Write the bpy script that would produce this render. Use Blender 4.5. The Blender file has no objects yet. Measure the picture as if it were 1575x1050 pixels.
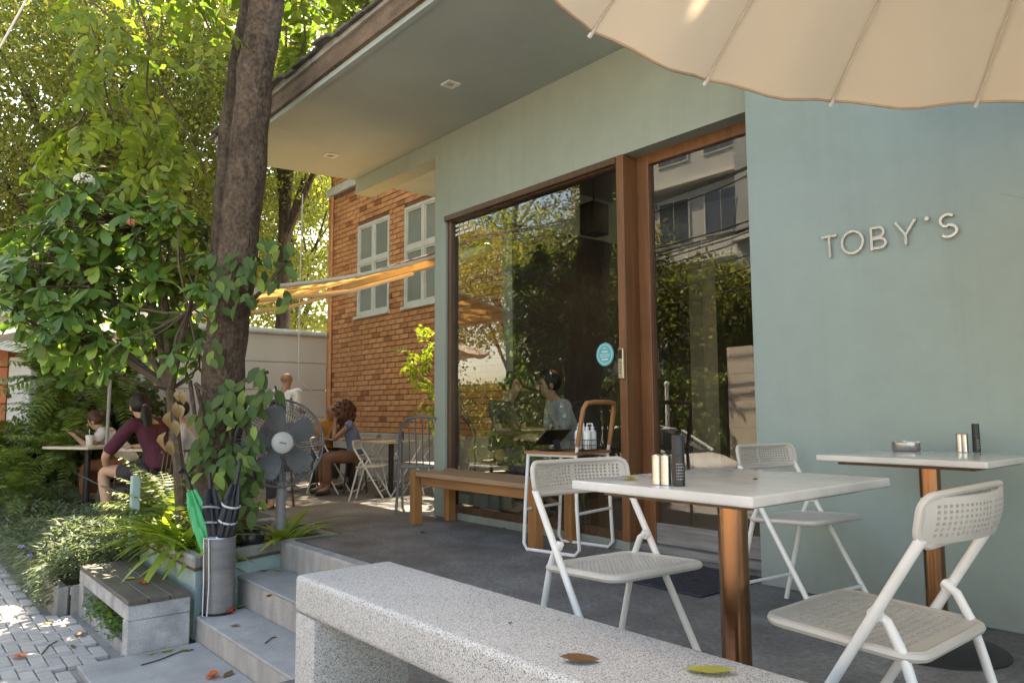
import bpy, bmesh, math, random
import numpy as np
from mathutils import Vector, Matrix, Euler

random.seed(11)
rng = np.random.default_rng(11)
SC = bpy.context.scene
COL = SC.collection
PI = math.pi

# ------------------------------------------------------------------ camera
FPX, CX, CY, HC = 1151.25, 787.5, 525.0, 0.92          # focal length and centre in photo pixels, eye height
YAW, PITCH, ROLL = math.radians(-49.915), math.radians(5.283), math.radians(0.335)
_f = np.array([math.sin(YAW)*math.cos(PITCH), math.cos(YAW)*math.cos(PITCH), math.sin(PITCH)])
_r = np.array([math.cos(YAW), -math.sin(YAW), 0.0]); _d = np.cross(_f, _r)
_c, _s = math.cos(ROLL), math.sin(ROLL)
_r, _d = _c*_r+_s*_d, -_s*_r+_c*_d
EYE = np.array([0, 0, HC])
cam = bpy.data.cameras.new('camera'); camo = bpy.data.objects.new('camera', cam); COL.objects.link(camo)
cam.sensor_width = 36; cam.lens = FPX/1575*36; cam.clip_end = 600; cam.clip_start = 0.02
camo.matrix_world = Matrix(((_r[0], -_d[0], -_f[0], 0), (_r[1], -_d[1], -_f[1], 0), (_r[2], -_d[2], -_f[2], HC), (0, 0, 0, 1)))
SC.camera = camo

# ------------------------------------------------------------------ sky, sun, exposure
SUN = Vector((-0.50, 0.26, 0.83)).normalized()
w = bpy.data.worlds.new('World'); SC.world = w; w.use_nodes = True
nt = w.node_tree; bg = nt.nodes['Background']
sky = nt.nodes.new('ShaderNodeTexSky'); sky.sky_type = 'NISHITA'; sky.sun_disc = False
sky.sun_elevation = math.asin(SUN.z); sky.sun_rotation = math.atan2(SUN.x, SUN.y)
sky.dust_density = 2.0; sky.ozone_density = 1.0
nt.links.new(sky.outputs[0], bg.inputs[0]); bg.inputs[1].default_value = 0.15
sl = bpy.data.lights.new('sun', 'SUN'); sl.energy = 5.0; sl.angle = math.radians(0.53); sl.color = (1.0, 0.93, 0.82)
so = bpy.data.objects.new('sun', sl); COL.objects.link(so)
so.rotation_euler = SUN.to_track_quat('Z', 'Y').to_euler()
SC.view_settings.view_transform = 'Standard'; SC.view_settings.look = 'None'
SC.view_settings.exposure = 2.68; SC.view_settings.use_white_balance = True; SC.view_settings.white_balance_temperature = 8100; SC.view_settings.white_balance_tint = 8; SC.view_settings.gamma = 1.0; SC.view_settings.use_curve_mapping = False
SC.render.engine = 'CYCLES'
SC.cycles.max_bounces = 10; SC.cycles.diffuse_bounces = 5; SC.cycles.glossy_bounces = 4
SC.cycles.transmission_bounces = 6; SC.cycles.transparent_max_bounces = 12
SC.cycles.use_denoising = True; SC.cycles.caustics_reflective = False; SC.cycles.caustics_refractive = False
SC.cycles.sample_clamp_indirect = 8

# ------------------------------------------------------------------ measuring helpers: photo pixel -> point of the place
def ray(x, y): return ((x-CX)/FPX)*_r + ((y-CY)/FPX)*_d + _f
def at(x, y, d): return Vector(EYE + d*ray(x, y))                 # at depth d
def onz(x, y, z=0.0):
    q = ray(x, y); return Vector(EYE + (z-HC)/q[2]*q)
def ony(x, y, Y):
    q = ray(x, y); return Vector(EYE + Y/q[1]*q)
def onx(x, y, X):
    q = ray(x, y); return Vector(EYE + X/q[0]*q)

# ------------------------------------------------------------------ object helpers
def tag(o, label=None, cat=None, group=None, kind=None):
    if label: o['label'] = label
    if cat: o['category'] = cat
    if group: o['group'] = group
    if kind: o['kind'] = kind
    return o
def thing(name, label, cat, loc=(0, 0, 0), rz=0, group=None):
    o = bpy.data.objects.new(name, None); COL.objects.link(o)
    o.location = loc; o.rotation_euler = (0, 0, rz); o.empty_display_size = 0.1
    return tag(o, label, cat, group)
def link(name, me, m=None, parent=None):
    o = bpy.data.objects.new(name, me); COL.objects.link(o)
    if m is not None:
        me.materials.clear(); me.materials.append(m)
    if parent: o.parent = parent
    return o
def copy_tree(o, parent=None):
    c = o.copy(); COL.objects.link(c); c.parent = parent
    for ch in list(o.children): copy_tree(ch, c)
    return c

def rot3(rx=0, ry=0, rz=0): return Euler((rx, ry, rz)).to_matrix()

class MB:
    def __init__(s): s.v = []; s.f = []
    def add(s, vs, fs):
        n = len(s.v); s.v += [tuple(v) for v in vs]; s.f += [tuple(i+n for i in f) for f in fs]; return s
    def box(s, x0, x1, y0, y1, z0, z1):
        return s.add([(x0, y0, z0), (x1, y0, z0), (x1, y1, z0), (x0, y1, z0), (x0, y0, z1), (x1, y0, z1), (x1, y1, z1), (x0, y1, z1)],
                     [(0, 3, 2, 1), (4, 5, 6, 7), (0, 1, 5, 4), (1, 2, 6, 5), (2, 3, 7, 6), (3, 0, 4, 7)])
    def obox(s, c, size, R=None):
        a, b, h = (q/2 for q in size); R = R or Matrix.Identity(3); c = Vector(c)
        vs = [c + R @ Vector((x*a, y*b, z*h)) for z in (-1, 1) for x, y in ((-1, -1), (1, -1), (1, 1), (-1, 1))]
        return s.add(vs, [(0, 3, 2, 1), (4, 5, 6, 7), (0, 1, 5, 4), (1, 2, 6, 5), (2, 3, 7, 6), (3, 0, 4, 7)])
    def prism(s, poly, z0, z1):
        n = len(poly)
        A = sum(poly[i][0]*poly[(i+1) % n][1]-poly[(i+1) % n][0]*poly[i][1] for i in range(n))
        if A < 0: poly = poly[::-1]
        vs = [(x, y, z0) for x, y in poly]+[(x, y, z1) for x, y in poly]
        return s.add(vs, [tuple(range(n))[::-1], tuple(range(n, 2*n))]+[(i, (i+1) % n, n+(i+1) % n, n+i) for i in range(n)])
    def tube(s, pts, r, n=8, closed=False, flat=1.0):
        pts = [Vector(p) for p in pts]; k = len(pts)
        rs = r if isinstance(r, (list, tuple)) else [r]*k
        vs = []; up = None
        for i, p in enumerate(pts):
            a = pts[i-1] if (i or closed) else p
            b = pts[(i+1) % k] if (i < k-1 or closed) else p
            t = (b-a).normalized()
            if up is None:
                up = Vector((0, 0, 1)) if abs(t.z) < .9 else Vector((1, 0, 0))
            u = (up - t*up.dot(t))
            if u.length < 1e-5: u = t.orthogonal()
            u.normalize(); up = u; q = t.cross(u)
            for j in range(n):
                g = 2*PI*j/n; vs.append(p+(u*math.cos(g)*flat+q*math.sin(g))*rs[i])
        fs = []
        for i in range(k if closed else k-1):
            a0 = i*n; b0 = ((i+1) % k)*n
            for j in range(n): fs.append((a0+j, a0+(j+1) % n, b0+(j+1) % n, b0+j))
        if not closed:
            fs.append(tuple(range(n))[::-1]); fs.append(tuple(range((k-1)*n, k*n)))
        return s.add(vs, fs)
    def lathe(s, prof, n=20, c=(0, 0, 0), R=None, caps=True):
        R = R or Matrix.Identity(3); c = Vector(c); vs = []; k = len(prof)
        for r, z in prof:
            for j in range(n): vs.append(c+R @ Vector((r*math.cos(2*PI*j/n), r*math.sin(2*PI*j/n), z)))
        fs = [(i*n+j, i*n+(j+1) % n, (i+1)*n+(j+1) % n, (i+1)*n+j) for i in range(k-1) for j in range(n)]
        if caps and prof[0][0] > 1e-5: fs.append(tuple(range(n))[::-1])
        if caps and prof[-1][0] > 1e-5: fs.append(tuple(range((k-1)*n, k*n)))
        return s.add(vs, fs)
    def ball(s, c, r, n=12, m=8, R=None):
        rx, ry, rz = r if isinstance(r, (tuple, list)) else (r, r, r); R = R or Matrix.Identity(3); c = Vector(c)
        vs = [c+R @ Vector((0, 0, -rz))]
        for i in range(1, m):
            a = -PI/2+PI*i/m
            for j in range(n): vs.append(c+R @ Vector((rx*math.cos(a)*math.cos(2*PI*j/n), ry*math.cos(a)*math.sin(2*PI*j/n), rz*math.sin(a))))
        vs.append(c+R @ Vector((0, 0, rz))); L = len(vs)-1
        fs = [(0, 1+(j+1) % n, 1+j) for j in range(n)]
        for i in range(m-2):
            for j in range(n): fs.append((1+i*n+j, 1+i*n+(j+1) % n, 1+(i+1)*n+(j+1) % n, 1+(i+1)*n+j))
        fs += [(L, 1+(m-2)*n+j, 1+(m-2)*n+(j+1) % n) for j in range(n)]
        return s.add(vs, fs)
    def mesh(s, name, smooth=False, bevel=0, seg=1, off=None):
        me = bpy.data.meshes.new(name)
        vs = s.v if off is None else [(x-off[0], y-off[1], z-off[2]) for x, y, z in s.v]
        me.from_pydata(vs, [], s.f)
        if bevel:
            bm = bmesh.new(); bm.from_mesh(me)
            es = [e for e in bm.edges if len(e.link_faces) == 2 and e.calc_face_angle(0) > 0.5]
            bmesh.ops.bevel(bm, geom=es, offset=bevel, segments=seg, affect='EDGES', profile=0.6, clamp_overlap=True)
            bm.to_mesh(me); bm.free()
        if smooth:
            me.polygons.foreach_set('use_smooth', [True]*len(me.polygons)); me.set_sharp_from_angle(angle=math.radians(40))
        me.update(); return me
    def build(s, name, m, parent=None, smooth=False, bevel=0, seg=1, world=False):
        off = parent.location if (world and parent) else None
        return link(name, s.mesh(name, smooth, bevel, seg, off), m, parent)

def struct(name, mb, m, **k):
    return tag(mb.build(name, m, **k), kind='structure')

# ------------------------------------------------------------------ materials
def newmat(name):
    m = bpy.data.materials.new(name); m.use_nodes = True
    return m, m.node_tree, m.node_tree.nodes['Principled BSDF']
def N(nt, t, **k):
    n = nt.nodes.new('ShaderNode'+t)
    for a, b in k.items():
        if a in n.inputs.keys(): n.inputs[a].default_value = b
        else: setattr(n, a, b)
    return n
def c4(c): return (c[0], c[1], c[2], 1)
def rand_fac(nt, obj=True, isl=True):
    outs = []
    if obj: outs.append(N(nt, 'ObjectInfo').outputs['Random'])
    if isl: outs.append(N(nt, 'NewGeometry').outputs['Random Per Island'])
    if len(outs) == 1: return outs[0]
    a = N(nt, 'Math', operation='ADD'); nt.links.new(outs[0], a.inputs[0]); nt.links.new(outs[1], a.inputs[1])
    b = N(nt, 'Math', operation='FRACT'); nt.links.new(a.outputs[0], b.inputs[0]); return b.outputs[0]
def noise_col(nt, c1, c2, scale, detail=6, lo=.35, hi=.65, coord='Object', stretch=None, rough=.6):
    tc = N(nt, 'TexCoord'); src = tc.outputs[coord]
    if stretch:
        mp = N(nt, 'Mapping'); mp.inputs['Scale'].default_value = stretch; nt.links.new(src, mp.inputs[0]); src = mp.outputs[0]
    nz = N(nt, 'TexNoise', Scale=scale, Detail=detail, Roughness=rough); nt.links.new(src, nz.inputs['Vector'])
    rp = N(nt, 'ValToRGB'); e = rp.color_ramp.elements
    e[0].position = lo; e[0].color = c4(c1); e[1].position = hi; e[1].color = c4(c2)
    nt.links.new(nz.outputs['Fac'], rp.inputs[0]); return rp.outputs[0], src
def mixc(nt, a, b, fac, mode='MIX'):
    m = N(nt, 'Mix', data_type='RGBA', blend_type=mode)
    for i, q in ((0, fac), (6, a), (7, b)):
        if hasattr(q, 'links'): nt.links.new(q, m.inputs[i])
        else: m.inputs[i].default_value = q if i == 0 else c4(q)
    return m.outputs[2]
def bump(nt, P, src, scale, strength, dist=.01, detail=6, kind='TexNoise'):
    nz = N(nt, kind, Scale=scale)
    if kind == 'TexNoise': nz.inputs['Detail'].default_value = detail
    nt.links.new(src, nz.inputs['Vector'])
    b = N(nt, 'Bump', Strength=strength, Distance=dist)
    nt.links.new(nz.outputs[0], b.inputs['Height']); nt.links.new(b.outputs[0], P.inputs['Normal'])
def mat(name, c1, c2=None, scale=3, rough=.6, metal=0, spec=.4, bs=40, bump_s=0, bd=.004, stretch=None, lo=.35, hi=.65, vary=0, fine=0, detail=6, big=0, bigs=.9, dirt=0):
    m, nt, P = newmat(name)
    c2 = c2 or tuple(q*.85 for q in c1)
    col, src = noise_col(nt, c1, c2, scale, detail, lo, hi, stretch=stretch)
    if fine:
        f2, _ = noise_col(nt, (1-fine,)*3, (1+fine*.4,)*3, bs, 3, .3, .7)
        col = mixc(nt, col, f2, 1.0, 'MULTIPLY')
    if big:
        f3, _ = noise_col(nt, (1-big,)*3, (1+big*.35,)*3, bigs, 8, .32, .66, rough=.7)
        col = mixc(nt, col, f3, 1.0, 'MULTIPLY')
    if dirt:
        run, _ = noise_col(nt, (1-dirt*.35,)*3, (1, 1, 1), 2.6, 8, .34, .52, stretch=(3, 3, .16), rough=.65)
        col = mixc(nt, col, run, 1.0, 'MULTIPLY')
        tcz = N(nt, 'TexCoord'); sx = N(nt, 'SeparateXYZ'); nt.links.new(tcz.outputs['Object'], sx.inputs[0])
        zr = N(nt, 'MapRange'); zr.inputs[1].default_value = .42; zr.inputs[2].default_value = 0; nt.links.new(sx.outputs['Z'], zr.inputs[0])
        nd = N(nt, 'TexNoise', Scale=7, Detail=9, Roughness=.75); nt.links.new(tcz.outputs['Object'], nd.inputs['Vector'])
        ml_ = N(nt, 'Math', operation='MULTIPLY', use_clamp=True); nt.links.new(zr.outputs[0], ml_.inputs[0]); nt.links.new(nd.outputs[0], ml_.inputs[1])
        col = mixc(nt, col, (.17, .165, .15), ml_.outputs[0])
        vo = N(nt, 'TexVoronoi', feature='DISTANCE_TO_EDGE', Scale=.55); nt.links.new(N(nt, 'TexCoord').outputs['Object'], vo.inputs['Vector'])
        lt = N(nt, 'Math', operation='LESS_THAN'); lt.inputs[1].default_value = .0012; nt.links.new(vo.outputs['Distance'], lt.inputs[0])
        gt = N(nt, 'Math', operation='GREATER_THAN'); gt.inputs[1].default_value = .56; n2_ = N(nt, 'TexNoise', Scale=1.1, Detail=3); nt.links.new(tcz.outputs['Object'], n2_.inputs['Vector']); nt.links.new(n2_.outputs[0], gt.inputs[0])
        m3_ = N(nt, 'Math', operation='MULTIPLY'); nt.links.new(lt.outputs[0], m3_.inputs[0]); nt.links.new(gt.outputs[0], m3_.inputs[1])
        m4_ = N(nt, 'Math', operation='MULTIPLY'); m4_.inputs[1].default_value = .22; nt.links.new(m3_.outputs[0], m4_.inputs[0])
        col = mixc(nt, col, (.12, .125, .11), m4_.outputs[0])
    if vary:
        r = rand_fac(nt); mr = N(nt, 'MapRange'); mr.inputs[3].default_value = 1-vary; mr.inputs[4].default_value = 1+vary*.5
        nt.links.new(r, mr.inputs[0])
        h = N(nt, 'HueSaturation'); nt.links.new(mr.outputs[0], h.inputs['Value']); nt.links.new(col, h.inputs['Color']); col = h.outputs[0]
    nt.links.new(col, P.inputs['Base Color'])
    P.inputs['Roughness'].default_value = rough; P.inputs['Metallic'].default_value = metal; P.inputs['Specular IOR Level'].default_value = spec
    if bump_s: bump(nt, P, src, bs, bump_s, bd)
    return m
def leafmat(name, c1, c2, c3=None, trans=.35, rough=.45, spec=.35, tmul=(1.5, 1.6, .7)):
    m, nt, P = newmat(name)
    r = rand_fac(nt); rp = N(nt, 'ValToRGB'); e = rp.color_ramp.elements
    e[0].color = c4(c1); e[1].color = c4(c2); e[1].position = .8
    if c3: x = e.new(.97); x.color = c4(c3)
    nt.links.new(r, rp.inputs[0]); nt.links.new(rp.outputs[0], P.inputs['Base Color'])
    P.inputs['Roughness'].default_value = rough; P.inputs['Specular IOR Level'].default_value = spec
    T = N(nt, 'BsdfTranslucent'); tc = mixc(nt, rp.outputs[0], tmul, 1.0, 'MULTIPLY'); nt.links.new(tc, T.inputs[0])
    mx = N(nt, 'MixShader', Fac=trans); nt.links.new(P.outputs[0], mx.inputs[1]); nt.links.new(T.outputs[0], mx.inputs[2])
    nt.links.new(mx.outputs[0], nt.nodes['Material Output'].inputs['Surface']); return m
def fabric(name, c, trans=.4, var=.9, rough=.85, scale=2.5, tcol=None):
    m, nt, P = newmat(name)
    col, src = noise_col(nt, c, tuple(q*var for q in c), scale, 5, .35, .7)
    nt.links.new(col, P.inputs['Base Color']); P.inputs['Roughness'].default_value = rough; P.inputs['Specular IOR Level'].default_value = .15
    bump(nt, P, src, 400, .12, .001)
    T = N(nt, 'BsdfTranslucent')
    if tcol: T.inputs[0].default_value = c4(tcol)
    else: nt.links.new(col, T.inputs[0])
    mx = N(nt, 'MixShader', Fac=trans); nt.links.new(P.outputs[0], mx.inputs[1]); nt.links.new(T.outputs[0], mx.inputs[2])
    nt.links.new(mx.outputs[0], nt.nodes['Material Output'].inputs['Surface']); return m
def glassmat(name, ior=1.5, tint=(1, 1, 1), boost=1.0):
    m, nt, P = newmat(name); nt.nodes.remove(P)
    tr = N(nt, 'BsdfTransparent'); tr.inputs[0].default_value = c4(tint)
    gl = N(nt, 'BsdfGlossy', Roughness=0.0); fr = N(nt, 'Fresnel', IOR=ior)
    mul = N(nt, 'Math', operation='MULTIPLY', use_clamp=True); mul.inputs[1].default_value = boost; nt.links.new(fr.outputs[0], mul.inputs[0])
    gm = N(nt, 'NewGeometry'); inv = N(nt, 'Math', operation='SUBTRACT'); inv.inputs[0].default_value = 1; nt.links.new(gm.outputs['Backfacing'], inv.inputs[1])
    m2_ = N(nt, 'Math', operation='MULTIPLY'); nt.links.new(mul.outputs[0], m2_.inputs[0]); nt.links.new(inv.outputs[0], m2_.inputs[1]); mul = m2_
    mx = N(nt, 'MixShader'); nt.links.new(mul.outputs[0], mx.inputs[0]); nt.links.new(tr.outputs[0], mx.inputs[1]); nt.links.new(gl.outputs[0], mx.inputs[2])
    nt.links.new(mx.outputs[0], nt.nodes['Material Output'].inputs['Surface']); return m
def speckle(name, base, dark, light, scale=230, rough=.55):
    m, nt, P = newmat(name); tc = N(nt, 'TexCoord')
    v = N(nt, 'TexVoronoi', Scale=scale); nt.links.new(tc.outputs['Object'], v.inputs['Vector'])
    sp = N(nt, 'SeparateColor'); nt.links.new(v.outputs['Color'], sp.inputs[0])
    rp = N(nt, 'ValToRGB'); rp.color_ramp.interpolation = 'CONSTANT'; e = rp.color_ramp.elements
    e[0].color = c4(dark); e[1].position = .16; e[1].color = c4(base); x = e.new(.55); x.color = c4(light); x = e.new(.85); x.color = c4(tuple(q*.72 for q in base))
    nt.links.new(sp.outputs[0], rp.inputs[0])
    c2, src = noise_col(nt, (.9, .9, .9), (1.05, 1.05, 1.05), 2.2, 4, .3, .7)
    nt.links.new(mixc(nt, rp.outputs[0], c2, 1.0, 'MULTIPLY'), P.inputs['Base Color']); P.inputs['Roughness'].default_value = rough
    bump(nt, P, tc.outputs['Object'], scale, .25, .002, kind='TexVoronoi'); return m

M = {}
M['terrace'] = mat('terrace_concrete', (.225, .223, .22), (.12, .12, .123), 3.4, rough=.58, bs=42, bump_s=.5, fine=.42, lo=.3, hi=.72, big=.5, bigs=1.3, detail=12)
M['step'] = mat('step_concrete', (.42, .415, .405), (.30, .30, .30), 3.2, rough=.75, bs=160, bump_s=.4, fine=.25, lo=.3, hi=.7, big=.25, bigs=2)
M['stepface'] = mat('granolithic', (.42, .40, .37), (.30, .285, .265), 9, rough=.8, bs=220, bump_s=.5, fine=.3, stretch=(1, 1, .35))
M['backfloor'] = mat('back_concrete', (.20, .17, .145), (.12, .105, .092), 1.5, rough=.7, bs=90, bump_s=.3, fine=.2)
M['raw'] = mat('raw_concrete', (.48, .475, .47), (.25, .252, .26), 5.5, rough=.8, bs=90, bump_s=.35, fine=.2, lo=.32, hi=.62)
M['oldcon'] = mat('stained_concrete', (.40, .385, .35), (.20, .19, .17), 4, rough=.85, bs=80, bump_s=.4, fine=.2, stretch=(1, 1, .3))
M['paver'] = mat('paver', (.50, .475, .45), (.38, .36, .345), 6, rough=.75, bs=140, bump_s=.35, fine=.2, vary=.2, big=.25, bigs=1.4)
M['joint'] = mat('paver_bed', (.29, .275, .255), (.20, .19, .18), 10, rough=.9)
M['asphalt'] = mat('asphalt', (.062, .062, .064), (.045, .045, .047), 1.2, rough=.85, bs=200, bump_s=.4, fine=.3)
M['cement'] = mat('cement', (.30, .29, .28), (.22, .215, .21), 1.3, rough=.85, bs=60, bump_s=.25)
M['soil'] = mat('soil', (.06, .045, .032), (.03, .024, .018), 14, rough=.95, bs=50, bump_s=.8, bd=.02)
M['terrazzo'] = speckle('terrazzo', (.42, .41, .395), (.10, .10, .10), (.54, .53, .515), 480)
M['wallteal'] = mat('sage_paint', (.315, .352, .295), (.29, .326, .276), .8, rough=.62, spec=.3, bs=14, bump_s=.14, bd=.006, lo=.25, hi=.75, fine=.03, big=.09, bigs=1.4, dirt=.16)
M['walltoby'] = mat('teal_paint', (.282, .350, .328), (.258, .326, .306), .55, rough=.55, spec=.35, bs=10, bump_s=.12, bd=.008, lo=.25, hi=.75, fine=.03, big=.09, bigs=1.0, dirt=.13)
M['soffit'] = mat('soffit_paint', (.375, .43, .405), (.33, .38, .36), .7, rough=.75, spec=.2, bs=6, bump_s=.08, bd=.01, big=.10, bigs=1.2)
M['fasciab'] = mat('weathered_board', (.22, .15, .10), (.09, .062, .045), 3.5, rough=.85, bs=60, bump_s=.4, stretch=(.7, 3, 3), lo=.3, hi=.7, big=.45, bigs=1.6, fine=.3)
M['fascial'] = mat('pale_board', (.40, .395, .37), (.27, .265, .25), 5, rough=.8, bs=50, bump_s=.3)
M['tile'] = mat('roof_tile', (.19, .18, .165), (.085, .08, .075), 7, rough=.85, bs=60, bump_s=.5, vary=.3)
M['wood'] = mat('brown_wood', (.205, .088, .036), (.125, .052, .022), 2.6, rough=.42, spec=.4, bs=30, bump_s=.12, stretch=(14, 14, .9), lo=.3, hi=.72)
M['woodh'] = mat('brown_wood_rail', (.21, .09, .038), (.13, .054, .023), 2.6, rough=.42, spec=.4, bs=30, bump_s=.12, stretch=(.9, 14, 14), lo=.3, hi=.72)
M['wooddark'] = mat('dark_wood', (.115, .062, .034), (.065, .036, .022), 2.6, rough=.4, spec=.4, bs=30, bump_s=.1, stretch=(14, 14, .9))
M['kick'] = mat('grey_weathered_wood', (.27, .255, .24), (.155, .145, .135), 3, rough=.75, bs=60, bump_s=.25, stretch=(.8, 12, 12))
M['teak'] = mat('teak', (.33, .16, .064), (.20, .09, .036), 2.2, rough=.5, spec=.35, bs=40, bump_s=.15, stretch=(.9, 11, 11), lo=.3, hi=.72)
M['teaktop'] = mat('worn_teak', (.34, .225, .135), (.22, .135, .078), 2.2, rough=.62, spec=.3, bs=40, bump_s=.2, stretch=(.9, 13, 13), lo=.3, hi=.72)
M['teakleg'] = mat('teak_leg', (.38, .18, .064), (.235, .10, .035), 2.2, rough=.5, spec=.35, bs=40, bump_s=.15, stretch=(11, 11, .9), lo=.3, hi=.72)
M['plank'] = mat('grey_plank', (.125, .108, .09), (.07, .058, .047), 3, rough=.6, bs=70, bump_s=.35, stretch=(.7, 9, 9), lo=.3, hi=.7, big=.3, bigs=2.5)
M['planterteal'] = mat('pale_teal_paint', (.36, .47, .465), (.25, .335, .335), 5, rough=.6, bs=50, bump_s=.2, lo=.3, hi=.75)
M['steel'] = mat('brushed_steel', (.55, .54, .52), (.46, .45, .43), 6, rough=.28, metal=1, stretch=(1, 1, 20))
M['steelbin'] = mat('bin_steel', (.50, .49, .48), (.38, .375, .37), 5, rough=.32, metal=.9, bs=30, bump_s=.06, stretch=(1, 1, 6))
M['mirror'] = mat('polished_metal', (.80, .80, .79), (.74, .74, .73), 40, rough=.14, metal=1)
M['copper'] = mat('copper_tube', (.34, .185, .105), (.26, .135, .075), 3, rough=.24, metal=1, stretch=(8, 8, .3))
M['black'] = mat('black_metal', (.022, .022, .024), (.016, .016, .018), 8, rough=.45)
M['blackplastic'] = mat('black_plastic', (.016, .016, .017), None, 8, rough=.32)
M['greymetal'] = mat('grey_metal', (.145, .15, .155), (.11, .115, .12), 8, rough=.45, metal=.4)
M['whitepaint'] = mat('white_paint_metal', (.68, .67, .65), (.62, .61, .585), 9, rough=.38, spec=.5)
M['whiteplastic'] = mat('light_grey_plastic', (.47, .44, .40), (.43, .40, .365), 6, rough=.42, spec=.45, bs=300, bump_s=.05, bd=.001)
M['marble'] = mat('white_marble', (.60, .59, .57), (.45, .44, .425), 4, rough=.16, spec=.5, lo=.28, hi=.6, detail=10)
M['mortar'] = mat('mortar', (.24, .125, .075), (.16, .085, .05), 9, rough=.95, bs=80, bump_s=.4)
def brickmat():
    m, nt, P = newmat('brick'); r = rand_fac(nt); rp = N(nt, 'ValToRGB'); e = rp.color_ramp.elements
    e[0].color = c4((.60, .28, .125)); e[1].color = c4((.73, .375, .185)); e[1].position = .8
    x = e.new(.95); x.color = c4((.47, .20, .09)); x = e.new(1.0); x.color = c4((.32, .14, .07))
    nt.links.new(r, rp.inputs[0])
    c2, src = noise_col(nt, (.75, .72, .7), (1.12, 1.1, 1.08), 22, 5, .3, .7)
    big, _ = noise_col(nt, (.72, .68, .66), (1.08, 1.06, 1.05), .9, 4, .3, .68)
    col = mixc(nt, mixc(nt, rp.outputs[0], c2, 1.0, 'MULTIPLY'), big, 1.0, 'MULTIPLY')
    nt.links.new(col, P.inputs['Base Color']); P.inputs['Roughness'].default_value = .88; P.inputs['Specular IOR Level'].default_value = .2
    bump(nt, P, src, 70, .5, .006); return m
M['brick'] = brickmat()
M['winframe'] = mat('cream_window_paint', (.66, .63, .56), (.56, .53, .46), 5, rough=.55)
M['frost'] = mat('grey_pane', (.30, .31, .27), (.24, .25, .21), 1.2, rough=.12, spec=.7)
M['band'] = mat('white_band', (.66, .64, .58), (.52, .50, .45), 2, rough=.75)
M['beigewall'] = mat('beige_render', (.66, .56, .46), (.58, .49, .40), 1.0, rough=.8, bs=25, bump_s=.08, bd=.006)
M['plinth'] = mat('plinth_render', (.50, .42, .34), (.38, .32, .26), 2, rough=.8)
M['glass'] = glassmat('shop_glass', 1.55, (.80, .82, .80), 2.3)
M['clear'] = glassmat('thin_glass', 1.45, (.95, .96, .95), 1.0)
M['intwall'] = mat('interior_grey', (.22, .215, .205), (.19, .185, .175), 1, rough=.8)
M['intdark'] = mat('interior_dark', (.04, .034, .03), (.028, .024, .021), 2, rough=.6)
M['intfloor'] = mat('interior_floor', (.085, .07, .06), (.06, .05, .042), 2, rough=.35)
M['canvas'] = fabric('beige_canvas', (.80, .71, .59), trans=.13, var=.95, tcol=(.80, .66, .50))
M['awnfab'] = fabric('orange_canvas', (.64, .40, .19), trans=.36, tcol=(.80, .45, .15))
M['awnwhite'] = mat('awning_edge', (.72, .68, .60), None, 4, rough=.7)
M['awnbar'] = mat('awning_bar', (.70, .60, .45), (.62, .53, .40), 4, rough=.5)
M['awnbrown'] = mat('awning_brown', (.10, .06, .045), None, 4, rough=.8)
M['ribmetal'] = mat('rib_enamel', (.68, .62, .52), None, 9, rough=.4)
M['bark'] = mat('bark', (.185, .125, .082), (.06, .039, .026), 9, rough=.92, bs=34, bump_s=1.0, bd=.03, stretch=(1.6, 1.6, .9), lo=.28, hi=.72, fine=.6, detail=12, big=.45, bigs=2.6)
M['bark2'] = mat('bark_dark', (.13, .09, .06), (.05, .034, .023), 9, rough=.92, bs=34, bump_s=1.0, bd=.03, stretch=(1.6, 1.6, .7), fine=.5, detail=12)
M['twig'] = mat('twig', (.12, .085, .055), (.07, .05, .033), 20, rough=.9)
M['dryleaf'] = leafmat('dry_leaf', (.34, .23, .10), (.22, .13, .05), (.42, .31, .16), trans=.2, tmul=(1, .9, .6))
M['fallbrown'] = leafmat('fallen_brown', (.20, .085, .035), (.14, .07, .03), None, trans=.1)
M['fallyellow'] = leafmat('fallen_yellow', (.42, .40, .10), (.36, .33, .07), None, trans=.2)
M['petal'] = leafmat('red_petal', (.62, .10, .02), (.70, .15, .03), None, trans=.25, tmul=(1.2, .8, .6))
M['mauve'] = leafmat('mauve_petal', (.32, .26, .60), (.40, .33, .66), None, trans=.3, tmul=(1, 1, 1))
M['whiteflower'] = leafmat('white_flower', (.78, .76, .66), (.70, .66, .52), None, trans=.2, tmul=(1, 1, .9))
M['leafbig'] = leafmat('glossy_leaf', (.06, .12, .026), (.115, .19, .04), (.28, .37, .065), trans=.32, rough=.4, spec=.4)
M['leafvine'] = leafmat('vine_leaf', (.045, .085, .022), (.085, .135, .032), (.2, .27, .05), trans=.25, rough=.5, spec=.25)
M['leafpin'] = leafmat('leaflet', (.12, .165, .028), (.19, .235, .04), (.28, .32, .06), trans=.5, rough=.5)
M['leafcrown'] = leafmat('crown_leaf', (.07, .12, .025), (.13, .19, .04), (.2, .26, .06), trans=.45, rough=.5)
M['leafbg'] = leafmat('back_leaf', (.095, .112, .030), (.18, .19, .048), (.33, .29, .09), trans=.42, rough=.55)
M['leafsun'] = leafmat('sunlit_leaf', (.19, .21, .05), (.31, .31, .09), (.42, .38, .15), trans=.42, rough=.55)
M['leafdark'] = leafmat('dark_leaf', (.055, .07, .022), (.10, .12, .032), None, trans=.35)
M['fern'] = leafmat('fern_leaf', (.09, .14, .035), (.17, .23, .055), (.28, .33, .09), trans=.35)
M['strap'] = leafmat('lime_leaf', (.17, .25, .035), (.30, .38, .06), (.42, .47, .11), trans=.4, rough=.42)
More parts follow.
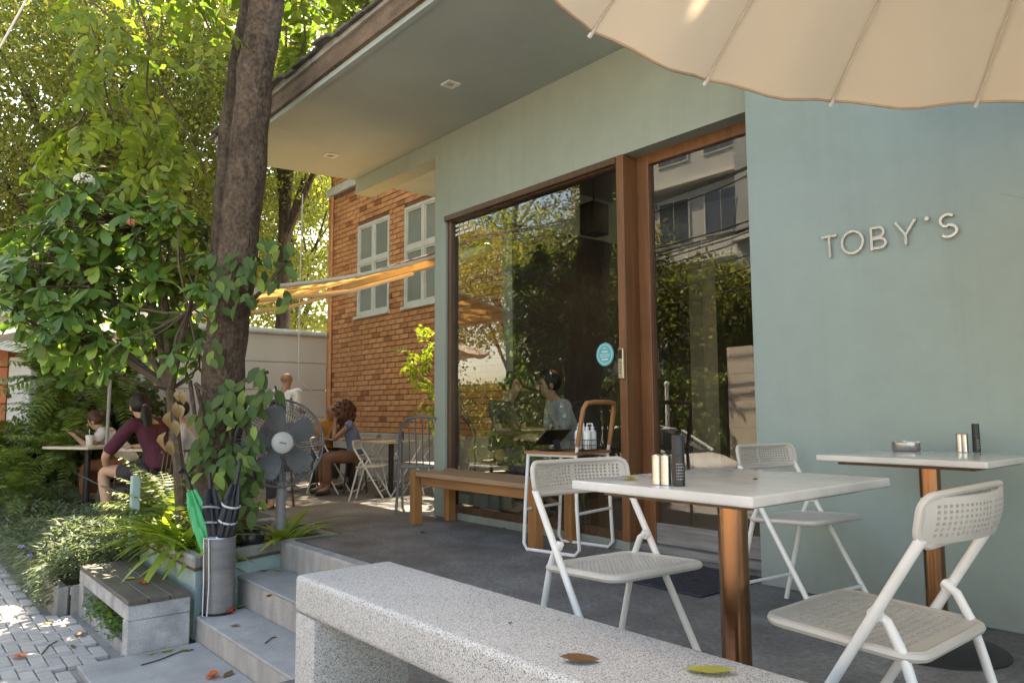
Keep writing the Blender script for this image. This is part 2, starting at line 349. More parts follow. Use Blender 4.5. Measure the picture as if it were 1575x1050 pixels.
M['cover'] = leafmat('cover_leaf', (.10, .135, .085), (.16, .20, .12), (.20, .23, .11), trans=.25, rough=.6, spec=.2)
M['moss'] = leafmat('small_leaf', (.06, .12, .03), (.12, .20, .045), None, trans=.35)
M['hedge'] = leafmat('hedge_leaf', (.08, .12, .022), (.16, .21, .035), (.32, .36, .07), trans=.35)
# ================================================================== SETTING: ground, pavement, terrace, steps
ZP = -0.52                                   # pavement level
struct('ground', MB().box(-300, 300, -300, 300, -1.4, -1.0), M['cement'])
struct('road', MB().box(-120, 60, -6.3, -1.6, -1.0, -0.86), M['asphalt'])
struct('pavement_bed', MB().box(-60, 20, -1.5, 1.62, -1.0, ZP-.025), M['joint'])
struct('road_kerb', MB().box(-60, 20, -1.62, -1.5, -1.0, ZP+.005), M['cement'], bevel=.015)
struct('pavement', MB().box(-60, 20, -1.495, .195, ZP-.03, ZP-.004), M['cement'])
struct('far_pavement', MB().box(-80, 40, -7.6, -6.3, -1.0, -0.74), M['cement'])
pav = bpy.data.objects['pavement']
U = .078; g = .0032
pm = [MB().box(-U+g, U-g, -U/2+g, U/2-g, -.03, 0).mesh('paving_block', bevel=.005), MB().box(-U/2+g, U/2-g, -U+g, U-g, -.03, 0).mesh('paving_block', bevel=.005)]
for q in pm: q.materials.append(M['paver'])
nx, ny = 90, 13; X0, Y0 = -11.2, .20; BL = []
for i in range(nx):
    for j in range(ny):
        k = (i-j) % 4
        if k == 0: cx, cy, t = X0+(i+1)*U, Y0+(j+.5)*U, 0
        elif k == 3: cx, cy, t = X0+(i+.5)*U, Y0+(j+1)*U, 1
        else: continue
        if cy+U*.5*(1+t) > (1.055 if cx < -6.3 else 1.21) or (cx > -5.0 and cy+U*.5*(1+t) > .94): continue
        BL.append((cx, cy, t))
BL.sort(key=lambda q: math.hypot(q[0], q[1])+(50 if q[1] < .34+.055*(-q[0]-4.5)*0 and q[0] > -4.9 else 0))
rp_ = MB()
for n_, (cx, cy, t) in enumerate(BL):
    z = ZP+random.uniform(-.003, .002)
    if n_ < 300:
        o = link('paving_block', pm[t], None, pav); o.location = (cx, cy, z); o.rotation_euler = (random.gauss(0, .007), random.gauss(0, .007), 0)
    else:
        hx, hy = ((U-g, U/2-g), (U/2-g, U-g))[t]; rp_.box(cx-hx, cx+hx, cy-hy, cy+hy, z-.03, z)
tag(rp_.build('paving', M['paver'], pav, bevel=.005), kind='stuff')

# terrace with its pale edging, three levels of steps
TZ = 0.0
ter = struct('terrace', MB().prism([(-7.0, 2.74), (-5.27, 2.74), (-5.27, 2.36), (-2.55, 2.36), (-2.55, 1.07), (5, 1.07), (5, 4.6), (-7.15, 4.6)], -.6, TZ), M['terrace'])
MB().box(-5.27, -2.45, 2.25, 2.355, -.6, -.002).build('edging', M['stepface'], ter, bevel=.012)
MB().box(-2.545, -2.45, .97, 2.245, -.6, -.003).build('edging', M['stepface'], ter, bevel=.012)
MB().box(-2.445, 5, .97, 1.065, -.6, -.0025).build('edging', M['stepface'], ter, bevel=.012)
def step(x0, y0, y1, z):
    s = struct('step', MB().box(x0, -2.46, y0, y1, -.6, z-.02), M['stepface'])
    MB().box(x0, -2.46, y0-.004, y1, z-.019, z).build('tread', M['step'], s, bevel=.008, seg=2)
step(-5.25, 1.92, 2.248, -.18)
step(-5.02, 1.60, 1.918, -.36)
step(-4.95, .935, 1.598, -.50)
struct('back_floor', MB().prism([(-13.4, 1.95), (-7.6, 1.95), (-6.52, 1.8), (-6.52, 2.73), (-6.9, 2.75), (-7.17, 4.62), (-5.6, 4.62), (-5.6, 6.75), (-13.4, 6.75)], -.7, -.2), M['backfloor'])
# planting bed along the pavement
bed = struct('bed_kerb', MB().box(-16, -6.375, 1.045, 1.13, -.8, -.34), M['oldcon'], bevel=.012)
MB().box(-6.46, -6.378, 1.135, 1.56, -.8, -.345).build('kerb_return', M['oldcon'], bed, bevel=.01)
struct('bed_soil', MB().box(-16, -6.38, 1.13, 1.945, -.8, -.40), M['soil'])

# ================================================================== CONCRETE SEAT WITH PLANKS, PLANTER, TEAL POST
t = thing('concrete_bench', 'raw concrete bench with grey wooden planks on top, beside the steps', 'bench', (-5.67, 1.37, ZP))
b = MB(); b.box(-6.37, -6.25, 1.19, 1.55, ZP-.05, -.315); b.build('leg', M['raw'], t, bevel=.006, world=True)
b = MB(); b.box(-5.08, -4.97, 1.19, 1.55, ZP, -.315); b.build('leg', M['raw'], t, bevel=.006, world=True)
MB().box(-6.37, -4.97, 1.19, 1.55, -.314, -.222).build('seat_slab', M['raw'], t, bevel=.006, world=True)
for k, (a, c) in enumerate(((1.187, 1.302), (1.307, 1.425), (1.430, 1.552))):
    MB().box(-6.365+.004*k, -4.96-.004*k, a, c, -.220, -.192).build('plank', M['plank'], t, bevel=.004, world=True)
MB().box(-6.24, -5.09, 1.20, 1.26, ZP-.04, ZP+.05).build('front_kerb', M['raw'], t, bevel=.006, world=True)
t = thing('planter', 'pale teal planter with rough concrete rim holding the tree', 'planter', (-5.8, 2.1, ZP))
PO = [(-6.5, 1.60), (-5.05, 1.585), (-5.28, 2.243), (-5.28, 2.735), (-6.5, 2.735)]
def inset(poly, d):
    c = Vector((sum(p[0] for p in poly)/len(poly), sum(p[1] for p in poly)/len(poly)))
    return [(p[0]+(c.x-p[0])*d, p[1]+(c.y-p[1])*d) for p in poly]
PI1 = inset(PO, .14); PI2 = inset(PO, .035)
def ring(a, b, z0, z1):
    m = MB(); n = len(a)
    vs = [(x, y, z0) for x, y in a]+[(x, y, z0) for x, y in b]+[(x, y, z1) for x, y in a]+[(x, y, z1) for x, y in b]
    fs = []
    for i in range(n):
        j = (i+1) % n
        fs += [(i, j, 2*n+j, 2*n+i), (n+j, n+i, 3*n+i, 3*n+j), (2*n+i, 2*n+j, 3*n+j, 3*n+i), (j, i, n+i, n+j)]
    m.add(vs, fs); return m
ring(PI2, PI1, ZP, -.092).build('panel', M['planterteal'], t, world=True)
ring(inset(PO, .012), PI1, -.091, -.078).build('trim', M['fasciab'], t, world=True)
ring(PO, PI1, -.077, .0).build('rim', M['oldcon'], t, bevel=.012, world=True)
MB().prism(PI1, -.3, -.045).build('soil', M['soil'], t, world=True)
tp = MB().box(-6.60, -6.535, 1.56, 1.625, -.42, .42).build('fence_post', M['planterteal'], None, bevel=.006)
tag(tp, 'pale teal square post at the left corner of the planter', 'post')
b = MB()
for z in (.24,):
    b.tube([(-6.6, 1.6, z), (-8.2, 1.68, z-.02), (-10.5, 1.78, z+.01)], .006, 6)
tag(b.build('cable_rail', M['greymetal'], None), 'thin steel wire running left from the teal post', 'wire')

# ================================================================== CAFE BUILDING
cafe = thing('cafe_building', 'sage green single-storey cafe with glazed front and deep eave', 'building', (-2, 5.5, 0))
W = M['wallteal']
def part(name, m, *boxes, parent=None, bevel=0, smooth=False):
    b = MB()
    for q in boxes: b.box(*q)
    p = parent or cafe
    o = b.build(name, m, p, bevel=bevel, smooth=smooth, world=(p is cafe))
    if p is not cafe:
        me = o.data
        me.transform(Matrix.Translation(-cafe.location))
    return o
YW, YT, ZS = 3.82, 3.615, 3.43
part('front_wall', W, (-5.63, -2.262, YW, YW+.16, 2.672, ZS-.002), (-5.63, -5.462, YW, YW+.16, 0, 2.672), (-5.46, -3.345, YW-.004, YW+.16, 0, .058))
part('beam', W, (-7.16, -5.632, YW, YW+.2, 3.265, ZS-.003))
part('sign_wall', M['walltoby'], (-2.26, 5, YT, YT+.37, 0, ZS-.004), bevel=.004)
part('side_wall', W, (-5.63, -5.48, YW+.162, 9.0, 0, .35), (-5.63, -5.48, YW+.162, 9.0, 2.7, ZS-.003), (-5.63, -5.48, 4.62, 9.0, .35, 2.7))
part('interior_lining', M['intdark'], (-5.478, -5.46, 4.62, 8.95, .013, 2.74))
part('back_wall', M['intwall'], (-5.63, 5, 9.0, 9.15, 0, ZS-.003))
b = MB(); b.prism([(-7.40, 2.495), (5, 2.495), (5, 9.2), (-7.19, 9.2), (-7.19, 3.83)], ZS, ZS+.05)
b.build('soffit', M['soffit'], cafe, world=True)
part('fascia_lip', M['soffit'], (-7.41, 5, 2.455, 2.494, ZS-.012, ZS+.045))
part('fascia_board', M['fasciab'], (-7.42, 5, 2.420, 2.454, ZS+.028, ZS+.165))
part('fascia_cap', M['fascial'], (-7.43, 5, 2.400, 2.450, ZS+.167, ZS+.225))
sl_ = math.radians(17)
b = MB(); L = 3.8
for (y, z) in ((2.40, ZS+.235),):
    b.add([(-7.45, y, z), (5, y, z), (5, y+L*math.cos(sl_), z+L*math.sin(sl_)), (-7.45, y+L*math.cos(sl_), z+L*math.sin(sl_)),
           (-7.45, y, z+.02), (5, y, z+.02), (5, y+L*math.cos(sl_), z+.02+L*math.sin(sl_)), (-7.45, y+L*math.cos(sl_), z+.02+L*math.sin(sl_))],
          [(0, 3, 2, 1), (4, 5, 6, 7), (0, 1, 5, 4), (1, 2, 6, 5), (2, 3, 7, 6), (3, 0, 4, 7)])
roof = b.build('roof', M['tile'], cafe, world=True)
tm = MB().obox((0, .2, 0), (.215, .42, .022), rot3(sl_)).mesh('roof_tile', bevel=.006); tm.materials.append(M['tile'])
for i in range(40):
    for r in range(2):
        o = link('roof_tile', tm, None, roof)
        o.location = Vector((-7.40+.225*i+.11*r, 2.345+r*.33+random.gauss(0, .018), ZS+.262+r*.33*math.tan(sl_)+.012*r+random.gauss(0, .006)))-cafe.location
        o.rotation_euler = (random.gauss(0, .03), random.gauss(0, .03), random.gauss(0, .04))

# window
win = MB().box(-5.46, -5.405, YW+.02, YW+.11, .06, 2.67).box(-5.405, -3.40, YW+.02, YW+.11, 2.61, 2.67).box(-5.405, -3.40, YW+.02, YW+.11, .06, .115).build('window', M['wooddark'], cafe, bevel=.003, world=True)
def sub(o):   # bring a world-space sub-part into the cafe's frame
    o.data.transform(Matrix.Translation(-cafe.location)); return o
sub(MB().box(-5.408, -3.398, YW+.062, YW+.070, .112, 2.612).build('pane', M['glass'], win))
sub(MB().box(-3.40, -3.335, YW-.012, YW+.17, .06, 2.672).build('post', M['wood'], win, bevel=.003))
sub(MB().box(-5.462, -3.402, YW-.02, YW+.018, 2.62, 2.669).build('head_rail', M['wooddark'], win, bevel=.004))
# sticker on the glass, opening-hours lines in the corner, keypad lock on the post
sc = Vector((-3.59, YW+.056, 1.31))
st = sub(MB().lathe([(.001, 0), (.082, 0), (.082, .003), (.001, .003)], 32, sc, rot3(PI/2)).build('sticker', mat('sticker_teal', (.10, .42, .44), None, 5, rough=.5), win))
b = MB(); wm = mat('print_white', (.8, .8, .78), None, 5, rough=.6)
b.lathe([(.066, 0), (.069, 0), (.069, .001), (.066, .001)], 32, sc+Vector((0, -.0035, 0)), rot3(PI/2), caps=False)
for z, a, c in ((.043, -.012, .012), (.018, -.026, .026), (-.002, -.045, .045), (-.016, -.04, .04), (-.036, -.03, .03)):
    x = a
    while x < c:
        l = random.uniform(.006, .013); h = .010 if z in (.018, -.036) else .005
        b.box(sc.x+x, sc.x+min(x+l, c), sc.y-.0048, sc.y-.004, sc.z+z-h/2, sc.z+z+h/2); x += l+.003
sub(b.build('sticker_print', wm, win))
b = MB()
for k, (z, n) in enumerate(((2.575, 15), (2.535, 17), (2.495, 21))):
    x = -5.385
    for i in range(n):
        l = random.uniform(.007, .014)
        if i % 5 != 4: b.box(x, x+l, YW+.056, YW+.0575, z-random.uniform(.008, .012), z+random.uniform(.008, .014))
        x += l+.003
sub(b.build('glass_lettering', wm, win))
lk = sub(MB().box(-3.392, -3.348, YW-.034, YW-.0125, 1.13, 1.335).build('keypad_lock', mat('lock_champagne', (.50, .44, .33), None, 9, rough=.35, metal=.8), win, bevel=.004))
sub(MB().box(-3.385, -3.355, YW-.037, YW-.0345, 1.265, 1.325).build('lock_screen', M['blackplastic'], win))
b = MB()
for i in range(4): b.box(-3.374, -3.366, YW-.0375, YW-.0345, 1.165+i*.022, 1.173+i*.022)
sub(b.build('lock_keys', M['blackplastic'], win))

# door, set back
YD = 3.95
door = MB().box(-3.334, -3.235, YD, YD+.06, .02, 2.70).box(-3.235, -2.20, YD, YD+.06, 2.60, 2.70).build('door', M['wood'], cafe, bevel=.004, world=True)
door.data.materials.clear(); door.data.materials.append(M['wood'])
sub(MB().box(-3.238, -2.10, YD+.026, YD+.034, .175, 2.605).build('pane', M['glass'], door))
sub(MB().box(-3.233, -2.10, YD+.004, YD+.055, .05, .18).build('kick_panel', M['kick'], door, bevel=.003))
sub(MB().box(-3.33, -2.10, YD-.05, YD+.07, .0, .045).build('threshold', M['kick'], door, bevel=.003))
part('door_head', W, (-3.334, -2.262, YW+.161, YD+.1, 2.705, 2.8))
# inside the cafe
part('interior_floor', M['intfloor'], (-5.47, 5, 3.99, 8.99, -.05, .012))
part('interior_ceiling', M['intwall'], (-5.47, 5, 3.99, 8.99, 3.2, 3.25))
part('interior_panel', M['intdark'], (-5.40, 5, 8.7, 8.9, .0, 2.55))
part('interior_column', M['intwall'], (-6.0+.9, -4.92, 6.9, 7.15, .0, 3.2))
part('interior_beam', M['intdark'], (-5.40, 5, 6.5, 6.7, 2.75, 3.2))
sub(MB().box(-5.56, -5.55, YW+.163, 4.61, .36, 2.69).build('side_pane', M['clear'], cafe))

# metal letters
sgn = thing('wall_sign', 'polished metal letters fixed in a row on the teal wall', 'sign', (-1.53, YT, 1.675))
def ribbon(path, w, y0, y1, closed=False):
    m = MB(); P = [Vector((x, z)) for x, z in path]; n = len(P); vs = []
    for i, p in enumerate(P):
        a = P[i-1] if (i or closed) else p; c = P[(i+1) % n] if (i < n-1 or closed) else p
        d = (c-a).normalized(); q = Vector((-d.y, d.x))*w/2
        for s in (1, -1):
            for y in (y0, y1): vs.append((p.x+q.x*s, y, p.y+q.y*s))
    fs = []
    for i in range(n if closed else n-1):
        a = 4*i; c = 4*((i+1) % n)
        fs += [(a, a+2, c+2, c), (a+1, c+1, c+3, a+3), (a, c, c+1, a+1), (a+2, a+3, c+3, c+2)]
    if not closed: fs += [(0, 1, 3, 2), (4*n-4, 4*n-2, 4*n-1, 4*n-3)]
    return m.add(vs, fs)
def arc(cx, cz, rx, rz, a0, a1, n=14): return [(cx+rx*math.cos(math.radians(a0+(a1-a0)*i/n)), cz+rz*math.sin(math.radians(a0+(a1-a0)*i/n))) for i in range(n+1)]
hL, sw = .113, .0115
LET = [
    [[(-1.84, hL-.007), (-1.762, hL-.007)], [(-1.80, hL-.0075), (-1.80, 0)]],
    [arc(-1.685, hL/2, .052, .054, 0, 360, 36)[:-1]],
    [[(-1.592, 0), (-1.592, hL)], [(-1.585, hL-.007)]+arc(-1.558, hL-.031, .024, .024, 90, -90, 10)+[(-1.585, hL-.055)], [(-1.585, .052)]+arc(-1.552, .0295, .026, .0225, 90, -90, 10)+[(-1.585, .007)]],
    [[(-1.479, hL), (-1.436, .048)], [(-1.391, hL), (-1.434, .048)], [(-1.435, .052), (-1.435, 0)]],
    None,
    [arc(-1.255, hL-.034, .030, .027, 40, 260, 14)+arc(-1.253, .032, .034, .0265, 90, -140, 16)]]
for k, L_ in enumerate(LET):
    b = MB()
    if L_ is None: b.lathe([(.001, 0), (.0095, 0), (.0095, .02), (.001, .02)], 16, (-1.338, YT-.002, 1.675+hL-.01), rot3(PI/2))
    else:
        for i, pth in enumerate(L_):
            q = ribbon([(x, z+1.675) for x, z in pth], sw, YT-.002-.0007*i, YT-.016-.0007*i, closed=(k == 1)); b.add(q.v, q.f)
    o = b.build('letter', M['mirror'], sgn, world=True)

# ceiling lights in the soffit
for k, (px, py) in enumerate(((693, 129), (509, 238))):
    c = onz(px, py, ZS)
    l = thing('ceiling_light', ['square recessed downlight in the soffit nearer the big parasol', 'square recessed downlight in the soffit nearer the tree'][k], 'ceiling light', c, 0, 'downlights in the soffit')
    b = MB()
    for a, e_, c_, d_ in ((-.055, .055, -.055, -.033), (-.055, .055, .033, .055), (-.055, -.033, -.033, .033), (.033, .055, -.033, .033)): b.box(a, e_, c_, d_, -.012, -.0005)
    b.build('frame', M['whitepaint'], l)
    MB().lathe([(.001, -.006), (.03, -.006), (.034, -.001), (.001, -.001)], 16).build('lens', M['steel'], l, smooth=True)

# ================================================================== BRICK BUILDING
YB = 6.6
bb = thing('brick_building', 'orange brick building behind the cafe terrace with cream windows', 'building', (-11, 7.2, 0))
WX = ((-12.25, -11.12), (-10.63, -9.50)); WZ = (2.65, 4.33)
bw = MB()
xs = [-13.40, WX[0][0], WX[0][1], WX[1][0], WX[1][1], -7.0]
for i in range(5):
    if i in (1, 3): bw.box(xs[i], xs[i+1], YB+.012, YB+.3, .5, WZ[0]); bw.box(xs[i], xs[i+1], YB+.012, YB+.3, WZ[1], 6.4)
    else: bw.box(xs[i], xs[i+1], YB+.012, YB+.3, .5, 6.4)
wall = bw.build('wall', M['mortar'], bb, world=True)
MB().box(-13.45, -7.0, YB-.06, YB+.28, -.25, .555).build('plinth', M['plinth'], bb, bevel=.01, world=True)
MB().box(-13.48, -7.0, YB-.05, YB+.02, 5.14, 5.30).build('band', M['band'], bb, bevel=.008, world=True)
MB().box(-13.41, -13.32, YB-.03, YB+.2, .56, 5.13).build('corner_pier', M['brick'], bb, bevel=.01, world=True)
MB().tube([(-13.20, YB-.05, .6), (-13.20, YB-.05, 5.1)], .025, 8).build('drainpipe', M['brick'], bb, world=True)
def brick_rects():
    out = []; dx, dz = .262, .0915; row = 0; z = .56
    while z+dz < 5.9:
        x = -6.95-(dx/2 if row % 2 else 0)
        while x > -13.32:
            x0, x1 = max(x-dx, -13.31), x; zc = z+dz/2
            segs = [(x0, x1)]
            for a, c in WX:
                if WZ[0]-.03 < zc < WZ[1]+.03:
                    new = []
                    for s0, s1 in segs:
                        if s1 <= a or s0 >= c: new.append((s0, s1)); continue
                        if s0 < a: new.append((s0, a))
                        if s1 > c: new.append((c, s1))
                    segs = new
            for s0, s1 in segs:
                if s1-s0 > .04 and not (5.06 < zc < 5.34): out.append((s0+.007, s1-.007, z+.007, z+dz-.007))
            x -= dx
        row += 1; z += dz
    return out
BR = brick_rects()
vis = lambda r: ((r[0]+r[1])/2 < -9.55) and (r[2] < 5.5)
BR.sort(key=lambda r: (not (vis(r) and r[1]-r[0] > .2), abs(-(r[0]+r[1])/2-9.6)+.15*abs(r[2]-1.6)))
unit = MB().box(-.5, .5, -.5, .5, -.5, .5)
bmesh_full = MB().box(-.124, .124, -.022, 0, -.03875, .03875).mesh('brick', bevel=.004); bmesh_full.materials.append(M['brick'])
rest = MB(); nfull = 0
for r in BR:
    w_ = r[1]-r[0]; y = YB+random.gauss(0, .0025)
    if nfull < 300 and abs(w_-.248) < .004 and vis(r):
        o = link('brick', bmesh_full, None, wall); o.location = Vector(((r[0]+r[1])/2, y+.012, (r[2]+r[3])/2))-bb.location; nfull += 1
        o.rotation_euler = (random.gauss(0, .01), random.gauss(0, .008), random.gauss(0, .012))
    else: rest.box(r[0], r[1], y-.010, y+.02, r[2], r[3])
tag(rest.build('brickwork', M['brick'], wall, world=False), kind='stuff')
bpy.data.objects['brickwork'].data.transform(Matrix.Translation(-bb.location))
for a, c in WX:
    z0, z1 = WZ; zm = 3.62; xm = (a+c)/2; f = .05
    b = MB()
    for q in ((a, a+f, z0, z1), (c-f, c, z0, z1), (a+f, c-f, z1-f, z1), (a+f, c-f, z0, z0+f), (xm-.04, xm+.04, z0+f, z1-f), (a+f, xm-.04, zm-.04, zm+.04), (xm+.04, c-f, zm-.04, zm+.04)): b.box(q[0], q[1], YB-.012, YB+.06, q[2], q[3])
    wn = b.build('window', M['winframe'], bb, bevel=.004, world=True)
    for p0, p1, q0, q1 in ((a+f, xm-.04, z0+f, zm-.04), (xm+.04, c-f, z0+f, zm-.04), (a+f, xm-.04, zm+.04, z1-f), (xm+.04, c-f, zm+.04, z1-f)):
        o = MB().box(p0+.0305, p1-.0305, YB+.022, YB+.03, q0+.0305, q1-.0305).build('pane', M['frost'], wn); o.data.transform(Matrix.Translation(-bb.location))
        b = MB()
        for u in ((p0, p0+.03, q0, q1), (p1-.03, p1, q0, q1), (p0+.03, p1-.03, q1-.03, q1), (p0+.03, p1-.03, q0, q0+.03)): b.box(u[0], u[1], YB+.004, YB+.045, u[2], u[3])
        o = b.build('sash', M['winframe'], wn); o.data.transform(Matrix.Translation(-bb.location))
    o = MB().box(a-.04, c+.04, YB-.06, YB+.02, z0-.055, z0-.003).build('sill', M['winframe'], wn, bevel=.005); o.data.transform(Matrix.Translation(-bb.location))

# ================================================================== BOUNDARY WALL AT THE END, LEFT WALL, AWNING
XF = -13.35
bwl = thing('boundary_wall', 'beige rendered boundary wall with horizontal grooves at the end of the terrace', 'wall', (XF, 3, -.2))
MB().box(XF-.25, XF-.02, -1.0, 6.55, -.6, 2.33).build('core', M['plinth'], bwl, world=True)
for i in range(5):
    z0 = -.2+i*.51
    for j in range(3):
        y0 = -1.0+j*2.52
        MB().box(XF-.02, XF, y0+.006, y0+2.514, z0+.008, z0+.502).build('panel', M['beigewall'], bwl, bevel=.004, world=True)
MB().tube([(XF+.05, -1, 2.40), (XF+.05, 6.5, 2.40)], .055, 12).build('gutter', M['band'], bwl, smooth=True, world=True)
MB().box(XF-.5, XF+.02, -1, 6.55, 2.34, 2.38).build('coping', M['band'], bwl, world=True)
c = at(22, 600, 10.6)
lw = thing('garden_wall', 'white garden wall with an orange tiled end at the left edge', 'wall', (c.x, c.y, -.5))
Rv = math.atan2(_r[1], _r[0])
lw.rotation_euler = (0, 0, Rv)
MB().box(-.10, .22, 0, .15, 0, 2.22).build('panel', M['whitepaint'], lw, bevel=.01)
for i in range(9): MB().box(-1.4, -.104, -.02, .15, i*.26+.004, i*.26+.254).build('tile', mat('terracotta', (.55, .19, .08), (.47, .16, .07), 4, rough=.6, vary=.1) if i == 0 else bpy.data.materials['terracotta'], lw, bevel=.006)
tag(MB().tube([(XF+.3, 5.86, 5), (XF+.3, 5.84, 3.0), (XF+.3, 5.85, 1.5), (XF+.32, 6.0, 1.38), (XF+.33, 6.25, 1.2)], .012, 6).build('hanging_cable', M['winframe'], None), 'thin pale cable hanging in front of the boundary wall by the brick corner', 'cable')

aw = thing('awning', 'orange and cream retractable awning between the cafe and the brick building', 'awning', (-7.6, 4.5, 2.5))
A0, A1 = -6.3, -8.7
def awz(t): return 2.56-.60*t-.06*math.sin(PI*t)
ny_ = 10; b = MB(); vs = []; fs = []
for i in range(ny_+1):
    t_ = i/ny_
    for k in range(9):
        u = k/8; vs.append((A0+(A1-A0)*u, 4.5-2.05*t_, awz(t_)+.02-.012*math.sin(PI*u*4)**2))
for i in range(ny_):
    for k in range(8): a = i*9+k; fs.append((a, a+1, a+10, a+9))
b.add(vs, fs); b.build('canopy', M['awnfab'], aw, smooth=True, world=True)
MB().tube([(A0, 4.5-2.05*i/8, awz(i/8)+.03) for i in range(9)], .016, 6).build('edge_hem', M['awnwhite'], aw, world=True)
MB().box(A1, -5.7, 4.47, 4.53, 2.47, 2.555).build('back_bar', M['awnbar'], aw, bevel=.01, world=True)
MB().box(A1, -5.7, 4.49, 4.56, 2.56, 2.63).build('roller', M['awnbrown'], aw, bevel=.01, world=True)
MB().box(A1-.02, A0+.02, 2.42, 2.47, awz(1)-.03, awz(1)+.03).build('front_bar', M['awnbar'], aw, bevel=.01, world=True)
for x0 in (A1+.15, -7.0):
    MB().tube([(x0, 4.45, 2.44), (x0+.35, 3.5, awz(.49)-.10), (x0, 2.48, awz(1)-.02)], .022, 8).build('arm', M['awnbar'], aw, world=True)

# lit downlights inside the cafe
for k, (x, y) in enumerate(((-3.2, 6.2), (-4.6, 5.6), (-1.6, 6.0), (-4.0, 7.6))):
    l = thing('interior_downlight', ['lit downlight inside the cafe behind the door', 'lit downlight inside the cafe behind the window', 'lit downlight inside the cafe beyond the sign wall', 'lit downlight deep inside the cafe'][k], 'ceiling light', (x, y, 3.2), 0, 'lit downlights inside')
    MB().lathe([(.05, -.012), (.065, -.012), (.065, 0), (.05, 0)], 20, caps=False).build('rim', M['whitepaint'], l, smooth=True)
    em, nt_, P_ = newmat('lamp_glow'); P_.inputs['Emission Color'].default_value = (1, .75, .45, 1); P_.inputs['Emission Strength'].default_value = 6
    MB().lathe([(.001, -.004), (.049, -.004)], 16).build('lens', em, l)
    ld = bpy.data.lights.new('downlight', 'SPOT'); ld.energy = (7, 15, 6, 12)[k]; ld.color = (1, .72, .42); ld.spot_size = 1.9; ld.spot_blend = .8; ld.shadow_soft_size = .05
    lo = bpy.data.objects.new('bulb', ld); COL.objects.link(lo); lo.parent = l; lo.location = (0, 0, -.03)

tag(MB().tube([at(-30, 122, 4.2), at(6, 62, 4.2), at(60, -35, 4.2)], .006, 6).build('guy_rope', M['canvas'], None), 'thin pale rope crossing the top left corner', 'rope')
# ================================================================== FURNITURE
def perforated(us, vs_, hole, mp, th):
    """plate with real holes: us, vs_ are grid lines, hole(i,j) says which cells are open, mp maps (u,v) to point and normal"""
    nu, nv = len(us), len(vs_); V = []; F = []
    for layer in (0, 1):
        for j in range(nv):
            for i in range(nu):
                p, n = mp(us[i], vs_[j]); V.append(p+n*(th/2 if layer == 0 else -th/2))
    T = lambda i, j: j*nu+i
    Bq = lambda i, j: nu*nv+j*nu+i
    solid = lambda i, j: 0 <= i < nu-1 and 0 <= j < nv-1 and not hole(i, j)
    for j in range(nv-1):
        for i in range(nu-1):
            if not solid(i, j): continue
            F.append((T(i, j), T(i+1, j), T(i+1, j+1), T(i, j+1))); F.append((Bq(i, j), Bq(i, j+1), Bq(i+1, j+1), Bq(i+1, j)))
            if not solid(i, j-1): F.append((T(i, j), Bq(i, j), Bq(i+1, j), T(i+1, j)))
            if not solid(i, j+1): F.append((T(i+1, j+1), Bq(i+1, j+1), Bq(i, j+1), T(i, j+1)))
            if not solid(i-1, j): F.append((T(i, j+1), Bq(i, j+1), Bq(i, j), T(i, j)))
            if not solid(i+1, j): F.append((T(i+1, j), Bq(i+1, j), Bq(i+1, j+1), T(i+1, j+1)))
    m = MB(); m.add(V, F); return m
def lines(n, margin, duty=.5):
    L = [0, margin]; w = (1-2*margin)/n
    for k in range(n):
        a = margin+w*k; L += [a+w*(1-duty)/2, a+w*(1+duty)/2]
    return L+[1-margin, 1]
def rrect(w, h, r, n=5):
    out = []
    for cx, cy, a0 in ((w-r, h-r, 0), (-w+r, h-r, 90), (-w+r, -h+r, 180), (w-r, -h+r, 270)):
        for i in range(n+1):
            a = math.radians(a0+90*i/n); out.append((cx+r*math.cos(a), cy+r*math.sin(a)))
    return out

